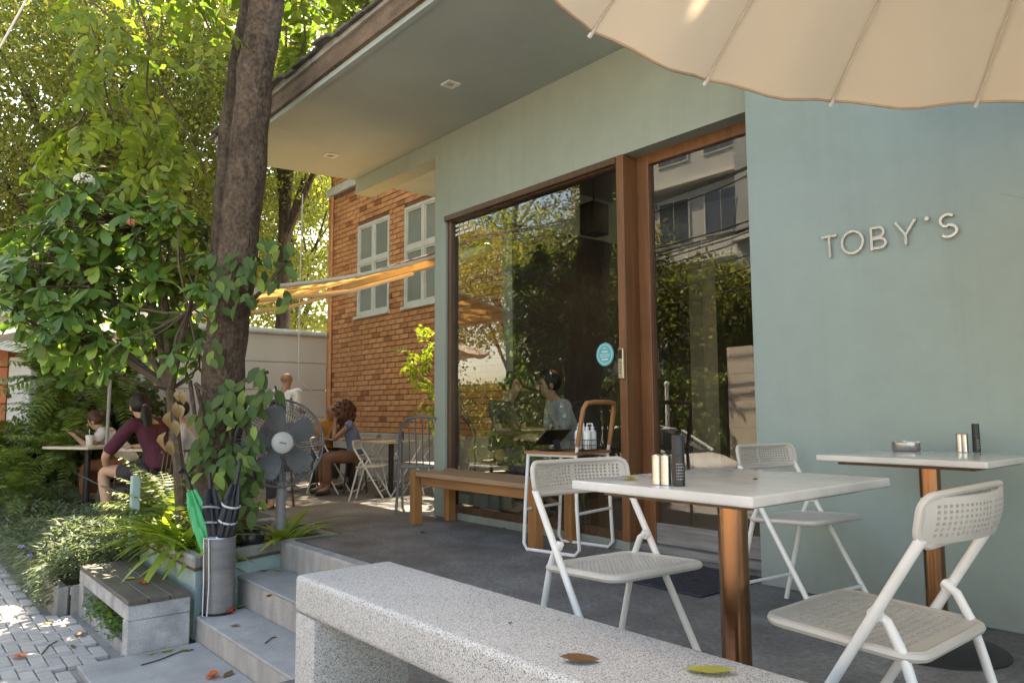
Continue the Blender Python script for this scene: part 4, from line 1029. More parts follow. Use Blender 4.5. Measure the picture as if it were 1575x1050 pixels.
def scatter_mesh(name, tm, pos, dirs, nrm, length, width=1.0, smooth=False):
    V, F = tm; pos = np.asarray(pos, float); n = len(pos); X, Y, Z = basis(np.asarray(dirs, float), np.asarray(nrm, float))
    L = np.broadcast_to(np.asarray(length, float), (n,))[:, None, None]; Wd = np.broadcast_to(np.asarray(width, float), (n,))[:, None, None]
    P = pos[:, None, :]+L*(Wd*V[None, :, 0:1]*X[:, None, :]+V[None, :, 1:2]*Y[:, None, :]+V[None, :, 2:3]*Z[:, None, :])
    k = len(V); me = bpy.data.meshes.new(name)
    me.vertices.add(n*k); me.vertices.foreach_set('co', P.reshape(-1).astype(np.float32))
    fl = np.concatenate([np.array(f) for f in F]); ls = np.array([len(f) for f in F])
    loops = (fl[None, :]+(np.arange(n)*k)[:, None]).reshape(-1)
    starts = (np.concatenate([[0], np.cumsum(ls)[:-1]])[None, :]+(np.arange(n)*len(fl))[:, None]).reshape(-1)
    me.loops.add(len(loops)); me.loops.foreach_set('vertex_index', loops.astype(np.int32))
    me.polygons.add(len(starts)); me.polygons.foreach_set('loop_start', starts.astype(np.int32))
    me.update(calc_edges=True); me.validate()
    if smooth: me.polygons.foreach_set('use_smooth', [True]*len(me.polygons))
    return me
def unit(n):
    v = rng.normal(size=(n, 3)); return v/np.linalg.norm(v, axis=1, keepdims=True)
def crown_mesh(name, c, rad, nclump, per, size, cs=.45, up=.5, shell=.55, kind='diamond', keep=None, flat=.55):
    d = unit(nclump); rr = (shell+(1-shell)*rng.random(nclump))[:, None]
    cen = np.array(c)+d*rr*np.array(rad)*(1+.12*rng.normal(size=(nclump, 1)))
    cen = np.repeat(cen, per, 0); n = len(cen)
    pos = cen+rng.normal(size=(n, 3))*np.array([cs, cs, cs*flat])*(.6+.8*rng.random((n, 1)))
    if keep is not None:
        k = keep(pos); pos = pos[k]; n = len(pos)
    dirs = unit(n)+np.array([0, 0, -.35]); nrm = unit(n)*.8+np.array([0, 0, up])
    return scatter_mesh(name, leaf_t(kind), pos, dirs, nrm, size*(.65+.7*rng.random(n)), 1.0)
def limbs(base, r0, ends, mid, n=5):
    """tapered trunk from base to mid, limbs fanning to ends"""
    m = MB(); base = Vector(base); mid = Vector(mid); pts = []; rs = []
    for i in range(n+1):
        t_ = i/n; p = base.lerp(mid, t_)+Vector((random.gauss(0, .04), random.gauss(0, .04), 0))*(t_ > 0); pts.append(p); rs.append(r0*(1-.45*t_))
    m.tube(pts, rs, 10)
    for e in ends:
        e = Vector(e); s = pts[random.randint(n-2, n)]; k = s.lerp(e, .5)+Vector((random.gauss(0, .2), random.gauss(0, .2), .25))
        m.tube([s, s.lerp(k, .6), k, e], [r0*.42, r0*.33, r0*.24, r0*.06], 7)
    return m
def tree(label, foot, mid, r0, c, rad, nclump, per, size, leaf, name='tree', group=None, bark='bark2', cs=.45, keep=None, up=.5, flat=.55):
    t = thing(name, label, 'tree', foot, 0, group); o = Vector(foot)
    d = unit(9); ends = [Vector(c)+Vector((q[0]*rad[0]*.8, q[1]*rad[1]*.8, abs(q[2])*rad[2]*.7)) for q in d]
    limbs(foot, r0, ends, mid).build('trunk', M[bark], t, smooth=True, world=True)
    me = crown_mesh('crown', Vector(c)-o, rad, nclump, per, size, cs, up=up, keep=None if keep is None else (lambda P: keep(P+np.array(o))), flat=flat)
    link('crown', me, M[leaf], t); return t

# ---- the tree in the planter
tr = thing('planter_tree', 'tall twin-stemmed tree growing out of the teal planter', 'tree', (-5.68, 1.95, -.05))
o_ = tr.location
DT = 5.58
mp = [at(338, 850, 5.62), at(338, 790, 5.6), at(341, 700, DT), at(342, 610, DT), at(350, 520, DT), at(364, 400, DT), at(381, 250, DT), at(394, 110, DT), at(412, 0, DT), at(425, -110, DT), at(440, -260, 5.5)]
mr = [.26, .21, .17, .155, .15, .145, .136, .130, .124, .11, .085]
b = MB(); pts = []; rs = []
for i in range(len(mp)-1):
    for k in range(3): pts.append(mp[i].lerp(mp[i+1], k/3)+Vector((random.gauss(0, .006), random.gauss(0, .006), 0))); rs.append((mr[i]*(1-k/3)+mr[i+1]*k/3)*random.uniform(.97, 1.03))
b.tube(pts, rs, 18); b.build('trunk', M['bark'], tr, smooth=True, world=True)
m2 = [at(340, 640, 5.72), at(338, 520, 5.74), at(340, 420, 5.74), at(345, 320, 5.72), at(355, 210, 5.72), at(369, 100, 5.75), at(386, 0, 5.8), at(385, -120, 5.9), at(380, -260, 6.0)]
b = MB(); b.tube([p+Vector((random.gauss(0, .006), random.gauss(0, .006), 0)) for p in m2], [.105, .10, .094, .088, .083, .08, .076, .07, .055], 14)
b.build('trunk', M['bark2'], tr, smooth=True, world=True)
CC, CR = Vector((-5.9, 2.3, 6.8)), (4.6, 4.0, 1.2)
b = MB()
for q in unit(14):
    e = CC+Vector((q[0]*CR[0]*.8, q[1]*CR[1]*.8, abs(q[2])*.8)); s = (mp[-1], m2[-1])[random.randint(0, 1)]
    k = s.lerp(e, .45)+Vector((0, 0, .5)); b.tube([s, k, e], [.07, .045, .012], 6)
b.build('limb', M['bark'], tr, smooth=True, world=True)
keepc = lambda P: (rng.random(len(P)) < np.clip(.62+.5*(P[:, 0]+o_.x+8.2), .62, 1)) & (P[:, 0]+o_.x+.602*(P[:, 2]+o_.z-.4) < -.35)   # unseen crown shaped for its shade: thinner garden side, parasol left sunlit
link('crown', crown_mesh('crown', CC-o_, CR, 820, 62, .21, .42, up=.9, shell=.12, keep=keepc), M['leafcrown'], tr)
# hanging sprays of compound leaves, upper left
def compound_mesh(n=6, L=.34, l=.105):
    V0, F0 = leaf_t('ovate'); pos = []; dirs = []; nr = []
    for i in range(n):
        y = .08+L*(i+.3)/n; z = -.10*(y/L)**2*L
        for s in (-1, 1): pos.append((s*.004, y, z)); dirs.append((s*.85, .55, -.25)); nr.append((0, .1, 1))
    pos.append((0, .08+L, -.10*L)); dirs.append((0, 1, -.4)); nr.append((0, .2, 1))
    me = scatter_mesh('leaf', (V0, F0), np.array(pos)+rng.normal(size=(len(pos), 3))*.004, np.array(dirs)+rng.normal(size=(len(pos), 3))*.12, np.array(nr)+rng.normal(size=(len(pos), 3))*.2, l*(.85+.3*rng.random(len(pos))), .85, smooth=True)
    me.materials.append(M['leafpin']); return me
cms = [compound_mesh(6), compound_mesh(7, .40, .11), compound_mesh(5, .28, .095)]
def place(o, p, d, n, s):
    X, Y, Z = (Vector(q[0]) for q in basis(np.array([d], float), np.array([n], float)))
    o.matrix_basis = Matrix.Translation(p) @ Matrix((X, Y, Z)).transposed().to_4x4() @ Matrix.Scale(s, 4)
spr = thing('hanging_branch', 'hanging sprays of yellow-green compound leaves in the upper left', 'branch', at(170, 60, 5.6))
def sprays(paths, parent, per, rad, depthj=.25):
    b = MB()
    for pts in paths:
        P = [at(*q) for q in pts]; b.tube([p-parent.location for p in P], [.010-.006*i/len(P) for i in range(len(P))], 5)
        for k in range(per):
            u = random.random()*(len(P)-1); i = int(u); p = P[i].lerp(P[i+1], u-i); ax = (P[i+1]-P[i]).normalized()
            d = (ax*.5+Vector(unit(1)[0])*.9+Vector((0, 0, -.45))).normalized()
            o = link('leaf', random.choice(cms), None, parent); place(o, p-parent.location, d, Vector((random.gauss(0, .5), random.gauss(0, .5), 1)), random.uniform(.75, 1.1))
    b.build('stem', M['twig'], parent)
sprays([[(90, -40, 5.6), (150, 10, 5.5), (205, 60, 5.4)], [(120, -30, 5.7), (150, 70, 5.6), (165, 150, 5.6), (185, 210, 5.6)], [(200, -30, 5.6), (230, 60, 5.7), (225, 140, 5.7), (250, 210, 5.7)],
        [(240, 120, 5.8), (280, 190, 5.8), (310, 250, 5.8), (330, 300, 5.8)], [(180, 150, 5.6), (230, 220, 5.7), (260, 280, 5.7)], [(290, -30, 5.5), (310, 20, 5.5), (325, 50, 5.5)], [(150, 140, 5.7), (120, 190, 5.8), (95, 205, 5.8)]], spr, 8, .3)
spr2 = thing('hanging_branch', 'leafy branch above the roof edge at the top of the picture', 'branch', at(540, 30, 7.2))
sprays([[(500, -50, 7.3), (540, 10, 7.2), (560, 50, 7.2)], [(460, -30, 7.4), (470, 60, 7.3), (450, 120, 7.3)], [(590, -60, 7.1), (570, -10, 7.1), (550, 30, 7.1)], [(440, 40, 7.4), (440, 110, 7.4), (445, 150, 7.4)]], spr2, 14, .3)

# ---- big-leaved shrub left of the tree
sh = thing('flowering_shrub', 'big-leaved glossy shrub with a white flower head left of the tree', 'shrub', (-6.2, 1.85, -.05)); o_ = sh.location
lm = []
for s in range(4):
    V, F = leaf_t('obovate'); V = V.copy(); V[:, 2] += -.06*s*V[:, 1]**2; V[:, 0] *= .92+.06*s
    me = scatter_mesh('leaf', (V, F), [(0, 0, 0)], [(0, 1, 0)], [(0, 0, 1)], 1.0, 1.0, smooth=True); me.materials.append(M['leafbig']); lm.append(me)
POLY = [(-10, 385), (40, 330), (75, 262), (125, 245), (200, 268), (262, 300), (325, 340), (335, 470), (322, 555), (262, 578), (215, 530), (160, 575), (100, 585), (35, 500), (-10, 470)]
def inpoly(x, y, P):
    c_ = False; j = len(P)-1
    for i in range(len(P)):
        if ((P[i][1] > y) != (P[j][1] > y)) and (x < (P[j][0]-P[i][0])*(y-P[i][1])/(P[j][1]-P[i][1])+P[i][0]): c_ = not c_
        j = i
    return c_
tips = [(130, 292, 5.55), (35, 395, 5.7), (60, 520, 5.6), (265, 545, 5.3), (195, 520, 5.5), (105, 310, 5.6), (250, 335, 5.6), (150, 340, 5.6), (90, 470, 5.6), (300, 440, 5.45), (310, 390, 5.6)]
tries = 0
while len(tips) < 250 and tries < 5000:
    tries += 1; x, y = random.uniform(-10, 335), random.uniform(245, 585)
    if inpoly(x, y, POLY) and all((x-a)**2+(y-b_)**2 > 8**2 for a, b_, c_ in tips): tips.append((x, y, random.uniform(5.5, 6.7)))
stem0 = Vector((-6.15, 1.85, -.05)); f1 = at(262, 600, 6.0); forks = [f1, at(250, 440, 6.0), at(150, 430, 6.1), at(60, 450, 6.2), at(200, 350, 6.1), at(120, 520, 6.0), at(290, 480, 5.7)]
b = MB(); b.tube([stem0, stem0.lerp(f1, .5)+Vector((.05, 0, 0)), f1], [.055, .045, .04], 8)
for i, f_ in enumerate(forks[1:]): b.tube([f1, f1.lerp(f_, .5)+Vector((0, 0, .05)), f_], [.032, .026, .02], 7)
allL = []
for ti, (x, y, dp) in enumerate(tips):
    p = at(x, y, dp); f_ = min(forks, key=lambda q: (q-p).length)
    b.tube([f_, f_.lerp(p, .5)+Vector((random.gauss(0, .04), random.gauss(0, .04), -.03)), p], [.013, .009, .005], 5)
    ax = ((p-f_).normalized()*.6+Vector((0, 0, .5))+Vector(unit(1)[0])*.35).normalized()
    n_ = random.randint(8, 12)
    for k in range(n_):
        a = 2*PI*k/n_+random.gauss(0, .2); q = ax.orthogonal().normalized(); q2 = ax.cross(q)
        out = q*math.cos(a)+q2*math.sin(a); el = random.uniform(-.35, .55)
        d = (out*math.cos(el)+ax*math.sin(el)*.8+Vector((0, 0, -.30))).normalized()
        nr = (ax*.9+out*(-.2)+Vector((0, 0, .5))+Vector(unit(1)[0])*.25)
        allL.append((p+ax*random.uniform(-.08, .02), d, nr, random.uniform(.10, .18), dp))
b.build('stem', M['twig'], sh, smooth=True, world=True)
allL.sort(key=lambda q: q[4])
for p, d, nr, s, _ in allL[:300]:
    o = link('leaf', random.choice(lm), None, sh); place(o, p-o_, d, nr, s)
r_ = allL[300:]
me = scatter_mesh('foliage', leaf_t('obovate'), [np.array(q[0]-o_) for q in r_], [np.array(q[1]) for q in r_], [np.array(q[2]) for q in r_], [q[3] for q in r_], 1.0, smooth=True)
tag(link('foliage', me, M['leafbig'], sh), kind='stuff')
b = MB(); c = at(130, 278, 5.5)
for q in unit(150):
    if q[2] > -.25: b.ball(c+Vector((q[0]*.065, q[1]*.065, q[2]*.05)), .0085, 6, 4)
b.build('flower_head', M['whiteflower'], sh, smooth=True, world=True)
b = MB(); c = at(203, 342, 5.45)
for q in unit(40): b.ball(c+Vector((q[0]*.028, q[1]*.028, q[2]*.02)), .006, 5, 4)
b.build('bud_cluster', mat('orange_bud', (.5, .16, .07), None, 5), sh, smooth=True, world=True)

# ---- climber on the trunk
vn = thing('climbing_plant', 'dark-leaved climber wrapped round the tree trunk', 'climber', (-5.6, 1.8, -.05)); o_ = vn.location
lv = []
for s in range(3):
    V, F = leaf_t('ovate'); V = V.copy(); V[:, 2] += -.05*s*V[:, 1]**2; V[:, 0] *= .8+.08*s
    me = scatter_mesh('leaf', (V, F), [(0, 0, 0)], [(0, 1, 0)], [(0, 0, 1)], 1.0, 1.0, smooth=True); me.materials.append(M['leafvine']); lv.append(me)
rgt = Vector(_r); fwd = Vector(_f)
def vine_leaves(n, x0, x1, y0, y1, d0, d1, s0=.08, s1=.13, down=.7):
    for _ in range(n):
        p = at(random.uniform(x0, x1), random.uniform(y0, y1), random.uniform(d0, d1))
        d = (Vector((0, 0, -down))+rgt*random.gauss(0, .55)-fwd*.25+Vector(unit(1)[0])*.25)
        nr = -fwd+Vector((0, 0, .7))+Vector(unit(1)[0])*.5
        o = link('leaf', random.choice(lv), None, vn); place(o, p-o_, d, nr, random.uniform(s0, s1))
vine_leaves(60, 345, 402, 600, 745, 5.15, 5.42, .085, .135); vine_leaves(16, 335, 395, 575, 640, 5.3, 5.4, .10, .14); vine_leaves(30, 298, 340, 600, 740, 5.2, 5.4, .09, .14)
vine_leaves(40, 376, 452, 362, 470, 5.3, 5.7); vine_leaves(12, 395, 425, 560, 610, 5.15, 5.3, .10, .14, 1.0); vine_leaves(16, 312, 340, 440, 560, 5.3, 5.42); vine_leaves(34, 312, 402, 385, 470, 5.2, 5.4, .085, .13); vine_leaves(34, 325, 408, 690, 800, 5.1, 5.35, .09, .14)
b = MB()
for pts in ([(292, 585, 5.4), (300, 640, 5.35), (318, 700, 5.3), (328, 760, 5.3), (332, 830, 5.35)], [(302, 590, 5.42), (315, 650, 5.38), (335, 720, 5.32), (340, 780, 5.3)], [(300, 590, 5.4), (330, 612, 5.36), (352, 650, 5.36), (358, 700, 5.36)], [(380, 470, 5.4), (410, 440, 5.45), (440, 400, 5.5)], [(352, 600, 5.38), (385, 580, 5.3), (412, 572, 5.25)], [(395, 760, 5.3), (380, 680, 5.33), (368, 610, 5.38)]):
    b.tube([at(*q) for q in pts], [.016, .014, .012, .010, .008][:len(pts)], 6)
b.build('stem', M['bark'], vn, smooth=True, world=True)
# dry leaves caught beside the trunk
dl = thing('dry_leaves', 'pale brown dried leaves hanging beside the trunk', 'dry leaf', at(262, 640, 5.2)); o_ = dl.location
b = MB(); b.tube([at(285, 600, 5.25)-o_, at(272, 615, 5.2)-o_, at(262, 650, 5.2)-o_, at(258, 690, 5.2)-o_], .004, 5); b.build('stem', M['twig'], dl)
for x, y, s, a in ((270, 618, .11, .3), (262, 632, .13, -.2), (268, 645, .12, .5), (256, 664, .14, -.5), (262, 675, .12, .2), (275, 622, .09, .9), (280, 600, .10, .3), (275, 600, .08, -.4)):
    V, F = leaf_t('ovate'); V = V.copy(); V[:, 2] += .35*np.sin(V[:, 1]*5)*.35+.7*np.abs(V[:, 0])**1.3; V[:, 0] *= .85
    me = scatter_mesh('leaf', (V, F), [(0, 0, 0)], [(0, 1, 0)], [(0, 0, 1)], 1.0, 1.0, smooth=True); me.materials.append(M['dryleaf'])
    o = link('leaf', me, None, dl); place(o, at(x, y, 5.18)-o_, Vector((0, 0, -1))+rgt*a*.4, -fwd+rgt*a, s)

# ---- strap-leaved plants and ferns
sm_ = []
for s in range(3):
    V, F = leaf_t('strap'); V = V.copy(); V[:, 2] += -.25*s*V[:, 1]**2
    me = scatter_mesh('leaf', (V, F), [(0, 0, 0)], [(0, 1, 0)], [(0, 0, 1)], 1.0, 1.0, smooth=True); me.materials.append(M['strap']); sm_.append(me)
def strap_plant(label, foot, n, L, spread=1.0, name='strap_leaf_plant'):
    t = thing(name, label, 'plant', foot, random.random()*6, 'strap-leaved plants in the planter')
    for k in range(n):
        a = random.random()*2*PI; el = random.uniform(.25, 1.25); d = Vector((math.cos(a)*math.cos(el), math.sin(a)*math.cos(el), math.sin(el)))
        o = link('leaf', random.choice(sm_), None, t); q = Vector((random.gauss(0, .035), random.gauss(0, .035), 0))*spread
        place(o, q, d, Vector((-math.cos(a)*.5, -math.sin(a)*.5, 1)), L*random.uniform(.7, 1.2))
zs_ = -.05
strap_plant('lime green strap-leaved plant drooping over the planter rim, left', (-6.1, 1.78, zs_), 85, .40, 2.2)
strap_plant('lime green strap-leaved plant in the middle of the planter front', (-5.72, 1.72, zs_), 85, .38, 2.2)
strap_plant('lime green strap-leaved plant near the planter corner by the bin', (-5.42, 1.74, zs_), 60, .32, 1.8)
strap_plant('strap-leaved plant in the planter beside the fan', (-5.42, 2.35, zs_), 34, .36, 1.4)
strap_plant('short lime green plant at the foot of the teal post', (-6.35, 1.8, zs_), 70, .26, 2.4)
strap_plant('short lime green plant between the teal post and the bin', (-5.9, 1.86, zs_), 80, .27, 3.0)
strap_plant('short lime green plant right in front of the tree', (-5.55, 1.84, zs_), 70, .26, 2.6)
pt_ = onz(382, 828, -.02); po = thing('flower_pot', 'small round black pot at the planter corner by the fan', 'pot', (-5.33, 2.06, -.045))
MB().lathe([(.001, 0), (.055, 0), (.085, .05), (.09, .10), (.075, .13), (.07, .13), (.07, .11), (.001, .10)], 24).build('body', M['blackplastic'], po, smooth=True)
def frond_mesh(L=1.0, pairs=17, wid=.17, droop=.6):
    pos = []; dirs = []; nr = []; ln = []
    for i in range(pairs):
        u = (i+.8)/pairs; y = u; z = .35*math.sin(u*1.6)*.8-droop*u*u*.7; sl = .35*1.6*math.cos(u*1.6)*.8-droop*1.4*u
        for s in (-1, 1):
            pos.append((0, y, z)); dirs.append((s, .35, sl*.35-.12)); nr.append((0, -sl, 1)); ln.append(wid*(math.sin(PI*(.12+.86*u))**.7)*random.uniform(.85, 1.1))
    me = scatter_mesh('frond', leaf_t('lance'), pos, np.array(dirs)+rng.normal(size=(len(pos), 3))*.08, np.array(nr, float)+rng.normal(size=(len(pos), 3))*.1, ln, .95)
    bm = bmesh.new(); bm.from_mesh(me)
    pv = None
    for i in range(9):
        u = i/8; z = .35*math.sin(u*1.6)*.8-droop*u*u*.7; w_ = .006*(1-u)+.001
        a, c = bm.verts.new((-w_, u, z+.002)), bm.verts.new((w_, u, z+.002))
        if pv: bm.faces.new((pv[0], pv[1], c, a))
        pv = (a, c)
    bm.to_mesh(me); bm.free(); me.materials.append(M['fern']); return me
fm = [frond_mesh(), frond_mesh(1, 19, .15, .85), frond_mesh(1, 15, .2, .4)]
def fern(label, foot, n, L, face=None, el0=.1, el1=1.1, group='ferns', name='fern_plant'):
    t = thing(name, label, 'fern', foot, 0, group)
    for k in range(n):
        a = random.random()*2*PI if face is None else face+random.gauss(0, .8); el = random.uniform(el0, el1)
        d = Vector((math.cos(a)*math.cos(el), math.sin(a)*math.cos(el), math.sin(el)))
        o = link('frond', random.choice(fm), None, t); place(o, Vector((random.gauss(0, .05), random.gauss(0, .05), random.uniform(0, .05))), d, Vector((-math.cos(a)*.6+random.gauss(0, .2), -math.sin(a)*.6+random.gauss(0, .2), 1)), L*random.uniform(.7, 1.15))
    return t
left_dir = math.atan2(-_r[1], -_r[0]); to_cam = math.atan2(-_f[1], -_f[0])
c = at(268, 770, 6.0); fern('fern with feathery fronds rising behind the teal post', (c.x, c.y, -.04), 26, .66, left_dir, .2, 1.0)
c = at(300, 740, 5.9); fern('dark fern tucked against the foot of the tree', (-5.95, 2.0, -.04), 14, .55, None, .3, 1.1)
k = 0
fl = ['hanging fern highest on the left green wall', 'fern hanging beneath the left parasol', 'dense fern at the left edge above the hedge plants', 'fern low on the left beside the cream tables', 'broad fern behind the thin parasol pole', 'fern above the white garden wall', 'fern in the far left corner at pavement level', 'fern between the cream table and the bed', 'feathery fern right of the parasol pole', 'low fern spilling toward the pavement on the left', 'middle fern of the left green wall']
for (x, y, d, n, L) in ((85, 590, 9.6, 26, .8), (140, 585, 9.9, 26, .8), (10, 690, 9.4, 26, .7), (95, 700, 9.0, 24, .7), (175, 600, 10.2, 24, .8), (80, 650, 10.0, 22, .75), (5, 740, 8.6, 24, .7), (60, 735, 8.6, 22, .6), (205, 580, 10.4, 20, .7), (30, 765, 8.3, 22, .55), (110, 640, 9.6, 24, .75)):
    p = at(x, y, d); f_ = fern(fl[k], (p.x, p.y, p.z), n, L, to_cam, -.6, .9, 'ferns on the left green wall'); k += 1
# dark support behind the ferns: shrubs with trunks
for (x, y, d, rad, lab) in ((60, 660, 12.0, (1.3, .6, 1.0), 'dark bushy shrub behind the ferns at the left edge'), (160, 640, 12.2, (1.1, .7, 1.0), 'dark bushy shrub behind the ferns by the parasol pole'), (20, 720, 10.8, (.9, .5, .6), 'low dark shrub behind the bed at the left edge')):
    p = at(x, y, d); tree(lab, (p.x, p.y, ZB if d > 10.5 else -.4), (p.x, p.y, p.z-.2), .05, (p.x, p.y, p.z), rad, 120, 55, .15, 'leafdark', 'bush', 'dark bushes behind the ferns', cs=.18)
# ground cover along the pavement
n = 24000; px = -6.42-rng.random(n)**1.25*8.0; py = 1.02+rng.random(n)*.95
h = (.30+.06*np.sin(px*2.1+py*3)+.05*np.sin(px*5.3-py*4))*np.clip((py-.92)/.22, .35, 1)
pos = np.stack([px, py, -.38+h*rng.random(n)**.6+.04], 1)
a = rng.random(n)*2*PI; dirs = np.stack([np.cos(a), np.sin(a)-.25, .25+.5*rng.random(n)], 1); nr = np.stack([-np.cos(a)*.3, -np.sin(a)*.3, np.ones(n)], 1)+rng.normal(size=(n, 3))*.25
k_ = 2600; pos[:k_, 1] = .95+.14*rng.random(k_); pos[:k_, 2] = -.46+.26*rng.random(k_); dirs[:k_] = np.stack([rng.normal(size=k_)*.7, -.8*np.ones(k_), -.2+rng.normal(size=k_)*.3], 1)
gc = link('ground_cover', scatter_mesh('ground_cover', leaf_t('lance'), pos, dirs, nr, .045+.045*rng.random(n), .8), M['cover'])
tag(gc, 'low grey-green ground cover spilling over the pavement kerb', 'ground cover', kind='stuff')
fmx = []
b = MB()
for k in range(5):
    a = 2*PI*k/5; b.add([(0, 0, 0), (.014*math.cos(a-.45), .014*math.sin(a-.45), .012), (.024*math.cos(a), .024*math.sin(a), .010), (.014*math.cos(a+.45), .014*math.sin(a+.45), .012)], [(0, 1, 2, 3)])
fme = b.mesh('flower'); fme.materials.append(M['mauve'])
for x, y, z in ((98, 788, -.1), (33, 842, -.22), (46, 856, -.24), (144, 845, -.2), (112, 816, -.15), (93, 864, -.26), (150, 760, -.03), (62, 818, -.18), (10, 800, -.12)):
    p = onz(x, y, z)
    if p.x < -6.4:
        o = link('flower', fme, None, gc); o.location = p; o.rotation_euler = (random.gauss(.6, .3), random.gauss(0, .3), random.random()*6); o.scale = (1.4,)*3
# little plant under the concrete bench, sprig beside the cafe corner
n = 900; pos = np.stack([-6.15+1.0*rng.random(n), 1.17+.33*rng.random(n), ZP+.02+.16*rng.random(n)**.8], 1)
lp_ = thing('bench_plant', 'small-leaved green plant growing under the concrete bench', 'plant', (-5.6, 1.3, ZP))
link('foliage', scatter_mesh('foliage', leaf_t('ovate'), pos-np.array(lp_.location), unit(n)+np.array([0, -.3, 0]), unit(n)*.6+np.array([0, -.3, 1]), .028+.02*rng.random(n), 1.0), M['moss'], lp_)
wp = thing('wall_shrub', 'leafy sprig with yellow-lit leaves beside the cafe corner', 'shrub', (-6.25, 4.75, ZB)); o_ = wp.location
b = MB()
for e in ((648, 535), (662, 520), (655, 580), (665, 610), (640, 560)):
    p = ony(e[0], e[1], 4.72); b.tube([o_, Vector((o_.x, o_.y, .7)), p.lerp(Vector((o_.x, o_.y, .9)), .4), p], [.014, .012, .008, .003], 5)
    for _ in range(5):
        o = link('leaf', random.choice(cms), None, wp); place(o, p-o_+Vector(unit(1)[0])*.08, Vector(unit(1)[0])+Vector((-.5, -.3, -.3)), Vector((0, -.2, 1))+Vector(unit(1)[0])*.4, random.uniform(.5, .8))
b.build('stem', M['twig'], wp, smooth=True, world=True)

# ---- trees behind
def zoff(P): return True
def bgtree(lab, x, y, d, rad, ncl, per, size, leaf, tx=None, cs=.42, flat=.4):
    c = at(x, y, d); f_ = at(tx if tx is not None else x, 640, d); f_.z = -.5
    if f_.x > -13.6 and f_.y > 1.9: pass
    mid = Vector((f_.x, f_.y, c.z-rad[2]*.3)); tree(lab, tuple(f_), tuple(mid), .17, tuple(c), rad, ncl, per, size, leaf, 'background_tree', 'trees behind the terrace', cs=cs, flat=flat, up=.8)
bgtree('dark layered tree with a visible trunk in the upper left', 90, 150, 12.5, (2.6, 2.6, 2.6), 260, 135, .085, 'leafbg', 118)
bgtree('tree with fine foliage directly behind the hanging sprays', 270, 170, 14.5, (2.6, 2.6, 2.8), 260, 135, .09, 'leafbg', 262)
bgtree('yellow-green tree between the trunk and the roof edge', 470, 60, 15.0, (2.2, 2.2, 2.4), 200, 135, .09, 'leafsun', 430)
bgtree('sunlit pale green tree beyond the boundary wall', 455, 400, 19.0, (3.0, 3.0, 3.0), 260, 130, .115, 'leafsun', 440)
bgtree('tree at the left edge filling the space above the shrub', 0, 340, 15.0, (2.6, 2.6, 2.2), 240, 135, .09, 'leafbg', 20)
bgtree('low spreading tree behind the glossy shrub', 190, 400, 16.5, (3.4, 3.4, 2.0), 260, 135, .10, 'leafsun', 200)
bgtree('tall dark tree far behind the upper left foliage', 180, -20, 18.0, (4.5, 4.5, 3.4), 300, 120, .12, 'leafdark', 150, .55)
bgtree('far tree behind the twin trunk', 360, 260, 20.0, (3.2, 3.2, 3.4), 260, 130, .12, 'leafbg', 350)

# ---- fallen leaves, flowers and twigs
LV, LF = leaf_t('ovate')
def litter(name, label, p, s, m, rz, curl=.3, cat='leaf', group='fallen leaves'):
    V = LV.copy(); V[:, 1] -= .5; V[:, 2] = .02+curl*.35*(np.abs(V[:, 1])**1.5)+.12*np.abs(V[:, 0])*random.choice((1, 2))
    me = scatter_mesh(name, (V, LF), [(0, 0, 0)], [(0, 1, 0)], [(0, 0, 1)], s, .9, smooth=True)
    o = link(name, me, M[m]); o.location = p; o.rotation_euler = (random.gauss(0, .06), random.gauss(0, .06), rz); return tag(o, label, cat, group)
litter('fallen_leaf', 'curled brown leaf on the terrazzo bench', onz(892, 1016, .402), .085, 'fallbrown', -.75, .5)
litter('fallen_leaf', 'long yellow-green leaf on the terrazzo bench', onz(1093, 1033, .402), .10, 'fallyellow', -.9, .4)
litter('fallen_leaf', 'tiny orange-brown leaf scrap on the terrazzo bench', onz(785, 957, .402), .018, 'fallbrown', .4)
litter('fallen_leaf', 'green-yellow leaf on the nearest marble table', onz(968, 737, .7415), .075, 'fallyellow', .4, .8)
litter('fallen_leaf', 'dark withered scrap on the nearest marble table', onz(1162, 738, .7415), .028, 'blackleaf' if 'blackleaf' in M else 'fallbrown', .4, 1.5)
litter('fallen_leaf', 'yellow leaf on the floor under the nearest folding chair', onz(1492, 1012, 0.002), .09, 'fallyellow', 1.9, .3)
litter('fallen_leaf', 'yellow leaf at the edge of the door mat', onz(1068, 873, .012), .06, 'fallyellow', .9, .3)
litter('fallen_leaf', 'yellow leaf on the planks of the concrete bench', onz(199, 890, -.19), .09, 'fallyellow', 2.2, .4)
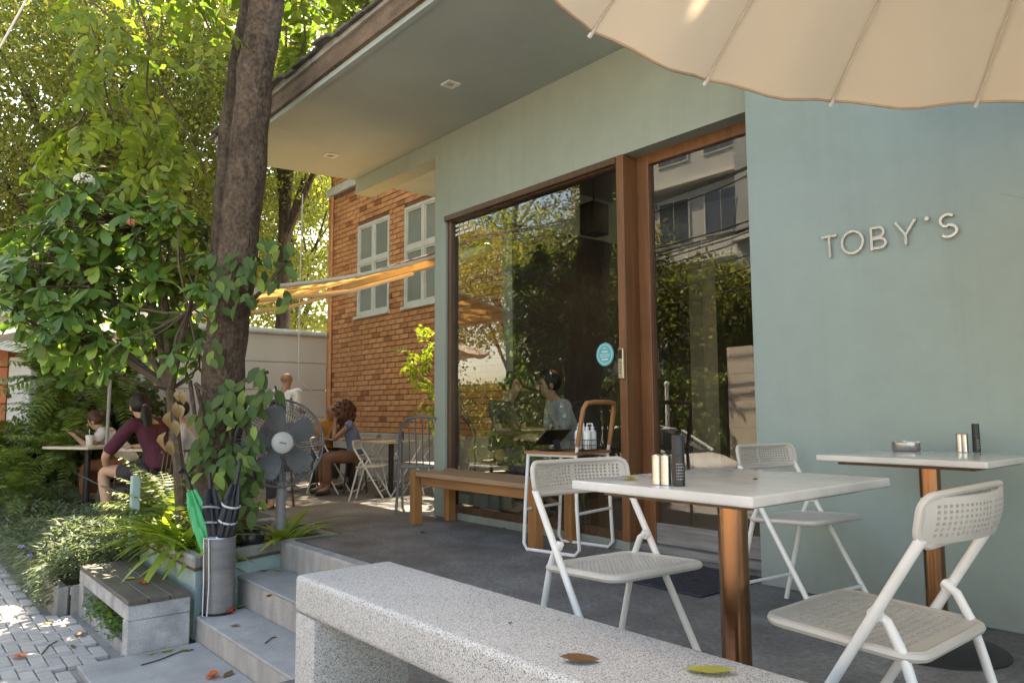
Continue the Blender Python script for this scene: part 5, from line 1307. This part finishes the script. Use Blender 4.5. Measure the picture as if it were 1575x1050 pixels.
for k, (x, y, z, s, m, lab) in enumerate(((414, 917, -.18, .07, 'fallbrown', 'brown leaf on the upper step beside the planter'), (428, 877, -.178, .08, 'fallyellow', 'yellow-brown leaf on the upper step close to the riser'), (406, 878, -.178, .07, 'fallbrown', 'curled leaf on the upper step near the bin'),
        (368, 933, -.356, .08, 'fallyellow', 'yellow leaf on the step at the right of the bin'), (310, 944, -.356, .05, 'fallyellow', 'small pale leaf on the step below the bin'), (362, 962, -.356, .06, 'fallbrown', 'brown leaf in the middle of the lower step'),
        (257, 1001, -.497, .08, 'fallyellow', 'yellow leaf beside the long twig on the landing'), (284, 1000, -.497, .07, 'fallyellow', 'curled yellow leaf on the landing by the step'), (233, 1005, -.497, .05, 'fallyellow', 'small leaf on the landing close to the concrete bench'),
        (351, 1037, -.497, .09, 'fallbrown', 'brown leaf on the landing beside the red flower'), (124, 976, ZP+.004, .10, 'fallbrown', 'dark brown leaf on the pavement at the bench kerb'), (112, 994, ZP+.004, .06, 'fallbrown', 'small dark leaf on the paving blocks'),
        (74, 958, ZP+.004, .06, 'fallyellow', 'yellow leaf on the paving blocks near the bed'), (500, 876, .004, .05, 'fallyellow', 'pale leaf on the terrace floor by the edging'), (650, 818, .004, .07, 'fallbrown', 'pale curled leaf on the terrace in front of the wooden bench'),
        (497, 801, .004, .05, 'fallyellow', 'small yellow leaf on the terrace beside the fan base'), (775, 812, .004, .05, 'fallbrown', 'small brown leaf at the foot of the cafe window'), (614, 785, .004, .05, 'fallyellow', 'leaf under the dark armchair'))):
    litter('fallen_leaf', lab, onz(x, y, z), s, m, random.random()*6, random.uniform(.3, .9))
def red_flower(label, p, s):
    t = thing('fallen_flower', label, 'flower', p, random.random()*6, 'fallen red flowers'); me = None
    for k in range(5):
        V = LV.copy(); V[:, 0] *= 1.4; V[:, 2] += .5*V[:, 1]*(1-V[:, 1])
        me = scatter_mesh('petal', (V, LF), [(0, 0, 0)], [(0, 1, 0)], [(0, 0, 1)], s, 1.0, smooth=True); me.materials.append(M['petal'])
        o = link('petal', me, None, t); a = 2*PI*k/5+random.gauss(0, .3); place(o, Vector((0, 0, .006)), Vector((math.cos(a), math.sin(a), random.uniform(.1, .6))), Vector((-.3*math.cos(a), -.3*math.sin(a), 1)), s*random.uniform(.8, 1.2))
        me.transform(Matrix.Scale(1/s, 4))
red_flower('red fallen flower on the planks of the concrete bench', onz(219, 897, -.19), .036)
red_flower('red fallen flower on the step in front of the bin', onz(352, 943, -.358), .05)
red_flower('red fallen flower on the landing at the bottom of the picture', onz(327, 1041, -.498), .05)
red_flower('red fallen flower on the paving blocks at the left edge', onz(31, 1011, ZP+.002), .048)
for k, (pts, lab) in enumerate((([(217, 1022), (245, 1014), (280, 1000), (298, 998)], 'long dark twig on the landing'), ([(64, 1005), (75, 992), (88, 985)], 'short bent twig on the paving blocks'), ([(408, 988), (418, 980), (425, 979)], 'short twig on the lower step'))):
    z = (-.494, ZP+.006, -.353)[k]; tag(MB().tube([onz(x, y, z) for x, y in pts], .004, 5).build('twig', M['twig'], None), lab, 'twig', 'fallen twigs')
# ================================================================== PEOPLE
def skin(name, V, E, Rd, root, sub=2):
    me = bpy.data.meshes.new(name); me.from_pydata([tuple(v) for v in V], E, [])
    ob = bpy.data.objects.new(name, me); COL.objects.link(ob)
    md = ob.modifiers.new('s', 'SKIN'); md.branch_smoothing = .6; md.use_smooth_shade = True
    for i, r in enumerate(Rd):
        sv = me.skin_vertices[0].data[i]; sv.radius = (r, r) if not isinstance(r, tuple) else r; sv.use_root = (i == root)
    s2 = ob.modifiers.new('d', 'SUBSURF'); s2.levels = sub; s2.render_levels = sub
    dg = bpy.context.evaluated_depsgraph_get(); dg.update()
    out = bpy.data.meshes.new_from_object(ob.evaluated_get(dg)); out.name = name
    bpy.data.objects.remove(ob); bpy.data.meshes.remove(me)
    out.polygons.foreach_set('use_smooth', [True]*len(out.polygons)); return out
SEAT = dict(pelvis=(0, 0, .52), spine=(-.02, 0, .70), chest=(.02, 0, .90), neck=(.045, 0, 1.035), jaw=(.088, 0, 1.085), head=(.068, 0, 1.155), top=(.058, 0, 1.235),
            shL=(.01, .165, .98), elL=(.10, .215, .73), wrL=(.31, .14, .76), shR=(.01, -.165, .98), elR=(.10, -.215, .73), wrR=(.31, -.14, .76),
            hiL=(.02, .095, .50), knL=(.44, .13, .50), anL=(.42, .13, .09), toL=(.57, .14, .04), hiR=(.02, -.095, .50), knR=(.44, -.13, .50), anR=(.42, -.13, .09), toR=(.57, -.14, .04))
STAND = dict(pelvis=(0, 0, .93), spine=(-.01, 0, 1.10), chest=(.0, 0, 1.30), neck=(.0, 0, 1.445), jaw=(.040, 0, 1.495), head=(.018, 0, 1.565), top=(.008, 0, 1.645),
             shL=(-.01, .175, 1.39), elL=(.02, .24, 1.12), wrL=(.20, .16, 1.08), shR=(-.01, -.175, 1.39), elR=(-.02, -.24, 1.12), wrR=(.18, -.16, 1.10),
             hiL=(0, .095, .90), knL=(.03, .11, .50), anL=(-.02, .12, .09), toL=(.13, .14, .04), hiR=(0, -.095, .90), knR=(.02, -.11, .50), anR=(-.02, -.12, .09), toR=(.13, -.14, .04))
def person(label, foot, rz, skinc, shirtc, legc, hairc, base=SEAT, lean=0, side=0, over=None, hair='short', sleeve=.8, leg='long', scale=1.0, extra=None, shoe=(.03, .03, .03)):
    J = {k: Vector(v) for k, v in base.items()}
    up = [k for k in J if k == 'top' or (k[:2] not in ('hi', 'kn', 'an', 'to') and k != 'pelvis')]
    R = Matrix.Rotation(lean, 3, 'Y') @ Matrix.Rotation(side, 3, 'X')
    for k in up: J[k] = J['pelvis']+R @ (J[k]-J['pelvis'])
    for k, v in (over or {}).items(): J[k] = Vector(v)
    t = thing('person', label, 'person', foot, rz, None); t.scale = (scale,)*3
    sk = mat('skin', skinc, tuple(q*.92 for q in skinc), 12, rough=.5); ms = mat('shirt', shirtc, tuple(q*.88 for q in shirtc), 8, rough=.85, bs=11, bump_s=.9, bd=.03); ml = mat('legwear', legc, tuple(q*.8 for q in legc), 8, rough=.85, bs=10, bump_s=.8, bd=.03); mh = mat('hair', hairc, tuple(q*.6 for q in hairc), 40, rough=.5, bs=90, bump_s=.5, stretch=(1, 1, .3))
    V = []; E = []; Rd = []
    def v(p, r, par=None):
        V.append(Vector(p)); Rd.append(r)
        if par is not None: E.append((par, len(V)-1))
        return len(V)-1
    pe = v(J['pelvis'], .10); sp = v(J['spine'], .088, pe); ch = v(J['chest'], .095, sp); ne = v(J['neck'], .05, ch); ja = v(J['jaw'], .062, ne); he = v(J['head'], .084, ja); v(J['top'], .062, he)
    for s in ('L', 'R'):
        a = v(J['sh'+s], .036, ch); e = v(J['el'+s], .04, a); w_ = v(J['wr'+s], .027, e)
        d = (J['wr'+s]-J['el'+s]).normalized(); sd = d.cross(Vector((0, 0, 1))); sd = sd.normalized() if sd.length > .1 else Vector((0, 1, 0)); dn = d.cross(sd)
        pl = v(J['wr'+s]+d*.06, .03, w_)
        for k in range(4):
            q = J['wr'+s]+d*(.10+.004*(1-abs(k-1.5)))+sd*(.017*(k-1.5)); f0 = v(q, .0095, pl); v(q+d*(.032-.004*abs(k-1.5))+dn*.014*(1 if dn.z < 0 else -1), .008, f0)
        th = v(J['wr'+s]+d*.055+sd*(.04 if s == 'L' else -.04), .010, pl); v(J['wr'+s]+d*.085+sd*(.05 if s == 'L' else -.05), .008, th)
        h = v(J['hi'+s], .078, pe); k_ = v(J['kn'+s], .06, h); a_ = v(J['an'+s], .038, k_); v(J['to'+s], .035, a_)
    body = link('body', skin('body', V, E, Rd, 0), sk, t)
    # shirt
    V = []; E = []; Rd = []
    pe0 = v(J['pelvis']-Vector((0, 0, .0 if base is SEAT else .10)), .137); pe = v(J['pelvis']+Vector((0, 0, .05)), .135, pe0); sp = v(J['spine'], .128, pe); ch = v(J['chest'], .135, sp); v(J['chest'].lerp(J['neck'], .74), .085, ch)
    for s in ('L', 'R'):
        a = v(J['sh'+s], .08, ch); m_ = v(J['sh'+s].lerp(J['el'+s], sleeve*.6), .064, a); v(J['sh'+s].lerp(J['el'+s], sleeve), .062, m_)
    shirt = link('shirt', skin('shirt', V, E, Rd, 0), ms, t)
    V = []; E = []; Rd = []
    pe = v(J['pelvis']-Vector((0, 0, .02)), .125); v(J['pelvis'].lerp(J['spine'], .55), .122, pe)
    for s in ('L', 'R'):
        h = v(J['hi'+s], .104, pe); k_ = v(J['hi'+s].lerp(J['kn'+s], 1.0 if leg == 'long' else .72), .076 if leg == 'long' else .088, h)
        if leg == 'long': v(J['kn'+s].lerp(J['an'+s], .9), .058, k_)
    link('trousers', skin('trousers', V, E, Rd, 0), ml, t)
    for s in ('L', 'R'):
        a, b_ = J['an'+s], J['to'+s]; d = (b_-a); d.z = 0; d = d.normalized() if d.length > .01 else Vector((1, 0, 0))
        link('shoe', skin('shoe', [a-d*.04-Vector((0, 0, .035)), a+d*.05-Vector((0, 0, .045)), b_+d*.03-Vector((0, 0, .005))], [(0, 1), (1, 2)], [.045, .045, .036], 0), mat('shoe', shoe, None, 5, rough=.6), t)
    # head details; the face looks along the head's forward
    hc = J['head']; upv = (J['top']-J['jaw']).normalized(); fv = over.get('look', None) if over else None
    fv = Vector(fv) if fv is not None else Vector((1, 0, 0)); fv = (fv-upv*fv.dot(upv)).normalized(); sd = upv.cross(fv)
    R3 = Matrix((fv, sd, upv)).transposed()
    MB().ball(hc+R3 @ Vector((.090, 0, -.022)), (.020, .014, .024), 8, 6, R3).build('nose', sk, body, smooth=True)
    for s in (-1, 1):
        MB().ball(hc+R3 @ Vector((.076, s*.032, .008)), (.010, .014, .008), 8, 6, R3).build('eye', M['blackplastic'], body, smooth=True)
        MB().ball(hc+R3 @ Vector((.0, s*.085, -.012)), (.018, .010, .03), 8, 6, R3).build('ear', sk, body, smooth=True)
    MB().ball(hc+R3 @ Vector((.079, 0, -.062)), (.008, .024, .007), 8, 6, R3).build('mouth', mat('lips', (.36, .13, .10), None, 5), body, smooth=True)
    b = MB()
    if hair != 'bald':
        n = 20; q = MB(); q.ball((0, 0, 0), (1, 1, 1), 24, 16); r0 = {'curly': (.15, .15, .15)}.get(hair, (.102, .096, .104)); vs = []
        for x, y, z in q.v:
            k = 1.0
            if x > .45 and z < .55: k = .72
            jit = 1+(random.gauss(0, .10) if hair == 'curly' else random.gauss(0, .012))
            vs.append(hc+R3 @ Vector((x*r0[0]*k*jit-.014-(.03 if hair == 'curly' else 0), y*r0[1]*jit, z*r0[2]*jit*(1 if z > 0 else (1.25 if hair == 'curly' else .95))+.028-(.03 if hair == 'curly' else 0))))
        b.add(vs, q.f); ho = b.build('hair', mh, t, smooth=True)
        if hair == 'curly':
            b2 = MB()
            for d_ in unit(150):
                if d_[0] < .4: b2.ball(hc+R3 @ Vector((d_[0]*.15-.045, d_[1]*.155, d_[2]*.17-.01)), random.uniform(.018, .034), 6, 4)
            b2.build('curls', mh, ho, smooth=True)
        if hair == 'pony':
            link('ponytail', skin('ponytail', [hc+R3 @ Vector((-.09, 0, .0)), hc+R3 @ Vector((-.125, .0, -.04)), hc+R3 @ Vector((-.14, .01, -.14)), hc+R3 @ Vector((-.15, .015, -.25)), hc+R3 @ Vector((-.14, .01, -.36))], [(0, 1), (1, 2), (2, 3), (3, 4)], [.03, .042, .058, .05, .016], 0), mh, ho)
            MB().ball(hc+R3 @ Vector((-.112, 0, -.02)), (.02, .032, .03), 10, 6).build('hair_tie', mat('hair_tie', (.55, .2, .25), None, 4), ho, smooth=True)
        if hair == 'bun': MB().ball(hc+R3 @ Vector((-.105, 0, .05)), .05, 12, 8).build('bun', mh, ho, smooth=True)
    return t, J, R3, hc, body
A = lambda d: math.atan2(d.y, d.x)
LFT = -Vector((_r[0], _r[1], 0)).normalized(); AWY = Vector((_f[0], _f[1], 0)).normalized()
def stool(p, label, z=ZB, h=.45, m='wooddark'):
    t = thing('stool', label, 'stool', (p.x, p.y, z), random.random(), 'dark stools under the guests')
    MB().lathe([(.001, h-.03), (.17, h-.03), (.175, h-.015), (.17, h), (.001, h)], 24).build('seat', M[m], t, smooth=True)
    for k in range(4):
        a = PI/4+k*PI/2; MB().tube([(.12*math.cos(a), .12*math.sin(a), h-.031), (.16*math.cos(a), .16*math.sin(a), 0)], .014, 8).build('leg', M[m], t, smooth=True)
def hipfloor(x, y, d, z=ZB):
    p = at(x, y, d); return Vector((p.x, p.y, z))
# woman in maroon, seen from behind
p = hipfloor(246, 735, 7.35)
dm = (LFT*.92+AWY*.38).normalized()
t, J, R3, hc, body = person('person in a maroon t-shirt with a black ponytail leaning on the knee, seen from behind', p, A(dm), (.50, .30, .20), (.085, .018, .035), (.045, .04, .045), (.012, .010, .009), lean=.34, hair='pony', leg='short', sleeve=.95, scale=1.08,
    over={'elL': (.34, .30, .66), 'wrL': (.44, .20, .55), 'elR': (.25, -.25, .74), 'wrR': (.45, -.16, .72), 'knL': (.46, .22, .52), 'anL': (.36, .22, .09), 'toL': (.50, .24, .04), 'look': (.9, -.35, -.1)}, shoe=(.5, .5, .5))
ch = thing('garden_chair', 'olive slatted chair under the person in maroon', 'chair', p, A(dm))
MB().box(-.20, .22, -.21, .21, .435, .455).build('seat', M['plank'], ch, bevel=.004)
for k in range(9): MB().tube([(-.215, -.2+.05*k, .455), (-.26, -.2+.05*k, .74)], .006, 6).build('back_slat', mat('olive_cane', (.14, .13, .06), None, 9, rough=.6) if k == 0 else bpy.data.materials['olive_cane'], ch)
MB().tube([(-.262, -.23, .75), (-.262, .23, .75)], .013, 8).build('top_rail', M['plank'], ch, smooth=True)
for sx in (-.19, .2):
    for sy in (-.19, .19): MB().tube([(sx, sy, .434), (sx*1.05, sy, 0)], .012, 8).build('leg', M['black'], ch, smooth=True)
# woman in white at the left table
p = hipfloor(196, 730, 9.1); person('person in a white t-shirt bending over the left cream table', p, A(LFT*.95-AWY*.2), (.50, .29, .19), (.66, .65, .64), (.30, .12, .06), (.09, .04, .02), lean=.55, hair='bun', over={'elL': (.36, .22, .70), 'wrL': (.56, .10, .84), 'elR': (.36, -.22, .72), 'wrR': (.54, -.08, .86)}, sleeve=.6)
stool(p, 'stool under the person in white at the left table')
p = hipfloor(292, 738, 8.4); person('person in a pale striped blouse half hidden by the tree trunk', p, A(LFT*.9-AWY*.3), (.45, .26, .18), (.50, .53, .60), (.05, .05, .07), (.014, .011, .010), lean=.12, hair='short')
stool(p, 'stool behind the tree trunk')
# man standing with his back to us
p = hipfloor(437, 700, 10.6); t, J, R3, hc, body = person('bald person in a loose white t-shirt with a dark strap, standing with back turned', p, A(AWY*.9-LFT*.3), (.36, .19, .11), (.70, .67, .62), (.62, .62, .64), (.1, .06, .04), base=STAND, hair='bald', sleeve=.95, shoe=(.6, .6, .6), scale=1.02)
b = MB(); b.tube([(-.10, .10, 1.46), (-.135, .05, 1.38), (-.15, -.04, 1.22), (-.15, -.12, 1.08)], .016, 6, flat=.4); b.build('bag_strap', M['black'], t, smooth=True)
p = hipfloor(432, 715, 8.9); person('dark-haired person sitting behind the fan', p, A(-AWY*.9+LFT*.2), (.46, .28, .19), (.10, .09, .09), (.05, .05, .06), (.012, .01, .01), lean=.1, hair='short')
stool(p, 'stool behind the fan')
# the couple
p = hipfloor(499, 722, 11.3); t, J, R3, hc, body = person('bald person in an orange t-shirt with sunglasses at the back table', p, A(-LFT*.75-AWY*.6), (.36, .18, .10), (.55, .24, .06), (.05, .04, .04), (.1, .06, .04), lean=.12, hair='bald', sleeve=.9)
MB().obox(hc+R3 @ Vector((.086, 0, .012)), (.012, .125, .032), R3).build('sunglasses', M['blackplastic'], t, bevel=.004)
stool(p, 'stool under the person in orange')
p = hipfloor(547, 722, 10.4); person('curly-haired person in a blue checked top with one hand at the chin', p, A(LFT*.85-AWY*.45), (.28, .14, .08), (.16, .19, .30), (.20, .10, .06), (.10, .035, .018), lean=.25, hair='curly', sleeve=.25, over={'elR': (.34, -.16, .76), 'wrR': (.27, -.04, 1.0), 'elL': (.36, .2, .74), 'wrL': (.30, .02, .96)})
stool(p, 'stool under the curly-haired person')
# guests inside
p = hipfloor(880, 690, 6.25, .012); person('dark-haired person in a grey t-shirt at a laptop behind the window', p, A(LFT*.9-AWY*.25), (.42, .25, .17), (.36, .38, .40), (.05, .05, .06), (.012, .01, .01), lean=.22, sleeve=.85)
stool(p, 'stool inside the cafe under the person in grey', .012)
p = hipfloor(770, 690, 7.0, .012); person('dark-haired person facing the window inside the cafe', p, A(-LFT*.8-AWY*.5), (.45, .27, .19), (.05, .05, .06), (.10, .12, .16), (.012, .01, .01), lean=.1, hair='bun')
stool(p, 'stool inside the cafe under the person facing the window', .012)
p = hipfloor(812, 690, 6.6, .012); ti = pole_table(p, 'small dark table inside the cafe behind the window', .75, .6, A(LFT), 'wooddark', .73, .012)
lp3 = thing('laptop', 'open laptop on the table inside the cafe', 'laptop', (p.x, p.y, .7425), A(LFT*.9-AWY*.25))
MB().box(-.12, .10, -.16, .16, 0, .014).build('base', M['steel'], lp3, bevel=.003)
MB().obox((.14, 0, .11), (.008, .32, .22), rot3(0, math.radians(18))).build('screen', M['steel'], lp3, bevel=.003)
sp_ = thing('loudspeaker', 'black loudspeaker hanging from the ceiling inside the cafe', 'speaker', at(914, 338, 6.6)-Vector((0, 0, 0)))
MB().box(-.085, .085, -.10, .10, -.14, .14).build('cabinet', M['blackplastic'], sp_, bevel=.015, seg=2)
MB().tube([(0, 0, .14), (0, 0, 3.2-sp_.location.z)], .008, 6).build('hanger', M['black'], sp_)
MB().box(-.07, .07, -.104, -.1005, -.12, .12).build('grille', M['black'], sp_)
# ================================================================== THE STREET OPPOSITE (seen in the glass)
ZR = -.86
def car(loc, rz, label):
    t = thing('parked_car', label, 'car', loc, rz)
    wp = mat('white_car_paint', (.80, .79, .77), None, 3, rough=.18, spec=.6); gl = mat('car_glass', (.02, .022, .024), None, 3, rough=.05, spec=.8)
    secs = [(-2.2, .55, .34, .62), (-2.1, .78, .28, .80), (-1.7, .86, .22, .90), (-1.0, .89, .20, .95), (0, .90, .20, .96), (.9, .89, .20, .93), (1.6, .86, .22, .84), (2.05, .76, .28, .70), (2.2, .52, .36, .58)]
    def loft(secs, prof):
        V = []; F = []; n = len(prof)
        for s in secs:
            for q in prof: V.append(q(s))
        for i in range(len(secs)-1):
            for j in range(n-1): F.append((i*n+j, i*n+j+1, (i+1)*n+j+1, (i+1)*n+j))
        F.append(tuple(range(n))[::-1]); F.append(tuple(range((len(secs)-1)*n, len(secs)*n))); m = MB(); m.add(V, F); return m
    pf = [lambda s: (s[0], -s[1]*.92, s[2]), lambda s: (s[0], -s[1], (s[2]+s[3])/2), lambda s: (s[0], -s[1]*.97, s[3]*.96), lambda s: (s[0], -s[1]*.85, s[3]), lambda s: (s[0], s[1]*.85, s[3]), lambda s: (s[0], s[1]*.97, s[3]*.96), lambda s: (s[0], s[1], (s[2]+s[3])/2), lambda s: (s[0], s[1]*.92, s[2])]
    loft(secs, pf).build('body', wp, t, smooth=True)
    cab = [(-1.75, .72, .88, .90), (-1.25, .70, .90, 1.26), (-.7, .68, .92, 1.40), (.1, .68, .92, 1.43), (.55, .68, .92, 1.36), (1.25, .72, .90, .94)]
    pc_ = [lambda s: (s[0], -s[1]-.08, s[2]), lambda s: (s[0], -s[1]+.04*(s[3]-1), s[3]-.05), lambda s: (s[0], -s[1]+.12, s[3]), lambda s: (s[0], s[1]-.12, s[3]), lambda s: (s[0], s[1]-.04*(s[3]-1), s[3]-.05), lambda s: (s[0], s[1]+.08, s[2])]
    loft(cab, pc_).build('greenhouse', gl, t, smooth=True)
    rf = [(q[0], q[1]-.02, q[3]-.05, q[3]+.012) for q in cab[1:-1]]
    loft(rf, [lambda s: (s[0], -s[1], s[2]+.01), lambda s: (s[0], -s[1]+.10, s[3]), lambda s: (s[0], s[1]-.10, s[3]), lambda s: (s[0], s[1], s[2]+.01)]).build('roof', wp, t, smooth=True)
    for s in (-1, 1):
        b = MB()
        for pts in ([(-1.8, .84, .92), (-1.25, .72, 1.24)], [(1.3, .82, .92), (.6, .70, 1.33)], [(-.25, .80, .93), (-.25, .70, 1.38)]): b.tube([(x, s*y, z) for x, y, z in pts], .035, 6)
        b.build('pillar', wp, t, smooth=True)
    for x in (-1.35, 1.4):
        for s in (-1, 1):
            MB().lathe([(.18, -.1), (.32, -.1), (.335, -.06), (.335, .06), (.32, .1), (.18, .1)], 28, (x, s*.80, .335), rot3(PI/2)).build('wheel', M['blackplastic'], t, smooth=True)
            MB().lathe([(.001, -.06), (.18, -.08), (.2, -.101), (.2, .101), (.18, .08), (.001, .06)], 20, (x, s*.80, .335), rot3(PI/2)).build('rim', M['steel'], t, smooth=True)
            MB().tube([(x+.37*math.cos(a), s*.885, .335+.37*math.sin(a)) for a in [PI*k/12 for k in range(13)]], .03, 6).build('wheel_arch', M['blackplastic'], t)
    for s in (-1, 1):
        MB().obox((2.08, s*.62, .62), (.16, .26, .10), rot3(0, 0, -s*.5)).build('headlight', M['steel'], t, bevel=.02)
        MB().obox((-2.1, s*.62, .70), (.14, .26, .12), rot3(0, 0, s*.5)).build('tail_light', mat('tail_red', (.4, .02, .02), None, 4, rough=.2) if s < 0 else bpy.data.materials['tail_red'], t, bevel=.02)
    return t
car((-10.9, -4.9, ZR), 0, 'white sedan parked across the street, mirrored in the door glass')
n = 16000; hp = rng.random((n, 3)); side = rng.integers(0, 3, n)
px = -26+15.8*hp[:, 0]; py = np.where(side == 0, -7.0+rng.normal(size=n)*.06, -7.0-hp[:, 1]*.8); pz_ = np.where(side == 0, -.7+2.3*hp[:, 2], 1.55+rng.normal(size=n)*.12)
hd = thing('hedge', 'clipped green hedge across the street, mirrored in the glass', 'hedge', (-18, -7.3, -.74)); ho = np.array(hd.location)
link('foliage', scatter_mesh('foliage', leaf_t('diamond'), np.stack([px, py+.12*np.sin(px*3+pz_*4), pz_], 1)-ho, unit(n), unit(n)*.7+np.array([0, .8, .6]), .10+.09*rng.random(n), 1.1), M['hedge'], hd)
MB().box(-26, -10.2, -7.75, -7.12, -.74, 1.5).build('core', M['leafdark'], hd, world=True)
ow = thing('street_wall', 'beige panelled wall across the street beside the hedge', 'wall', (-5, -7.3, -.74))
for i in range(14):
    for k in range(5): MB().box(-10.1+i*1.2, -8.908+i*1.2, -7.3, -7.1, -.74+k*.62+.004, -.74+k*.62+.616).build('panel', M['beigewall'], ow, bevel=.004, world=True)
po = thing('bollard_post', 'slim white post in front of the hedge, mirrored in the door', 'post', (-11.4, -6.5, -.74))
MB().tube([(0, 0, 0), (0, 0, 2.25)], .05, 12).build('shaft', M['whitepaint'], po, smooth=True); MB().ball((0, 0, 2.28), .07, 12, 8).build('cap', M['whitepaint'], po, smooth=True)
for k, (x, y, r_, z, lf) in enumerate(((-15.5, -8.6, 2.4, 4.6, 'leafbg'), (-20.5, -9.2, 3.0, 5.2, 'leafsun'), (-25.5, -8.8, 3.0, 5.0, 'leafbg'), (-24.0, -12.5, 4.4, 9.5, 'leafbg'), (-12.0, -9.4, 1.8, 3.4, 'leafbg'))):
    tree(['street tree across the road mirrored in the middle of the window', 'sunlit street tree across the road mirrored left of the middle', 'street tree across the road mirrored at the far left of the window', 'tall street tree behind the others across the road', 'small street tree across the road mirrored in the door'][k], (x, y, -.74), (x+.2, y, z-1), .16, (x, y, z), (r_, r_*.8, r_*.9), 160, 70, .17, lf, 'street_tree', 'street trees across the road', cs=.4)
def block(label, x0, x1, y0, y1, z1, m, fl=3.2, bay=2.2):
    t = thing('apartment_building', label, 'building', ((x0+x1)/2, y1, -.9))
    MB().box(x0, x1, y0, y1, -.9, z1).build('wall', m, t, world=True)
    wm_ = mat('dark_window', (.05, .06, .07), None, 3, rough=.1, spec=.7) if 'dark_window' not in bpy.data.materials else bpy.data.materials['dark_window']
    z = 1.2
    while z+1.6 < z1:
        x = x0+.6
        while x+1.4 < x1:
            wn = MB().box(x-.06, x+1.46, y1-.01, y1+.05, z-.06, z+1.66).build('window', M['winframe'], t, world=True)
            o = MB().box(x, x+.68, y1+.051, y1+.06, z, z+1.6).box(x+.72, x+1.4, y1+.051, y1+.06, z, z+1.6).build('pane', wm_, wn); o.data.transform(Matrix.Translation(-t.location))
            x += bay
        MB().box(x0-.05, x1+.05, y1-.01, y1+.35, z-1.05, z-.9).build('ledge', M['band'], t, world=True)
        z += fl
    MB().box(x0-.2, x1+.2, y0-.2, y1+.2, z1, z1+.35).build('parapet', M['band'], t, world=True)
block('pale concrete apartment block across the street', -24, -15, -26, -16, 17, mat('pale_concrete', (.46, .45, .42), (.38, .37, .35), .5, rough=.8))
block('lower grey building across the street beside the apartment block', -14.2, -5, -24, -14, 11, mat('grey_render', (.34, .34, .33), (.28, .28, .27), .6, rough=.8))
for k, x in enumerate((-12.6, -24)):
    up_ = thing('utility_pole', ['concrete utility pole across the street nearer the beige wall', 'concrete utility pole across the street beside the hedge end'][k], 'utility pole', (x, -6.6, -.74), 0, 'utility poles')
    MB().tube([(0, 0, 0), (0, 0, 8.2)], [.16, .11], 12).build('shaft', M['cement'], up_, smooth=True)
    for z in (5.2, 6.4, 7.6): MB().box(-.06, .06, -.8, .8, z, z+.1).build('crossarm', M['greymetal'], up_)
cb = thing('overhead_cables', 'bundle of sagging black overhead cables across the street', 'cable', (-18, -6.6, 4))
for k in range(16):
    y = -6.6+random.uniform(-.7, .7); z = random.choice((4.4, 5.25, 6.45, 7.65))+random.uniform(-.35, .1); sg = random.uniform(.25, .8)
    MB().tube([(-36+31*i/14, y, z-sg*(1-(((-36+31*i/14+18.3)/5.7) % 2-1)**2)*.9) for i in range(15)], .018, 5).build('cable', M['black'], cb, world=True)
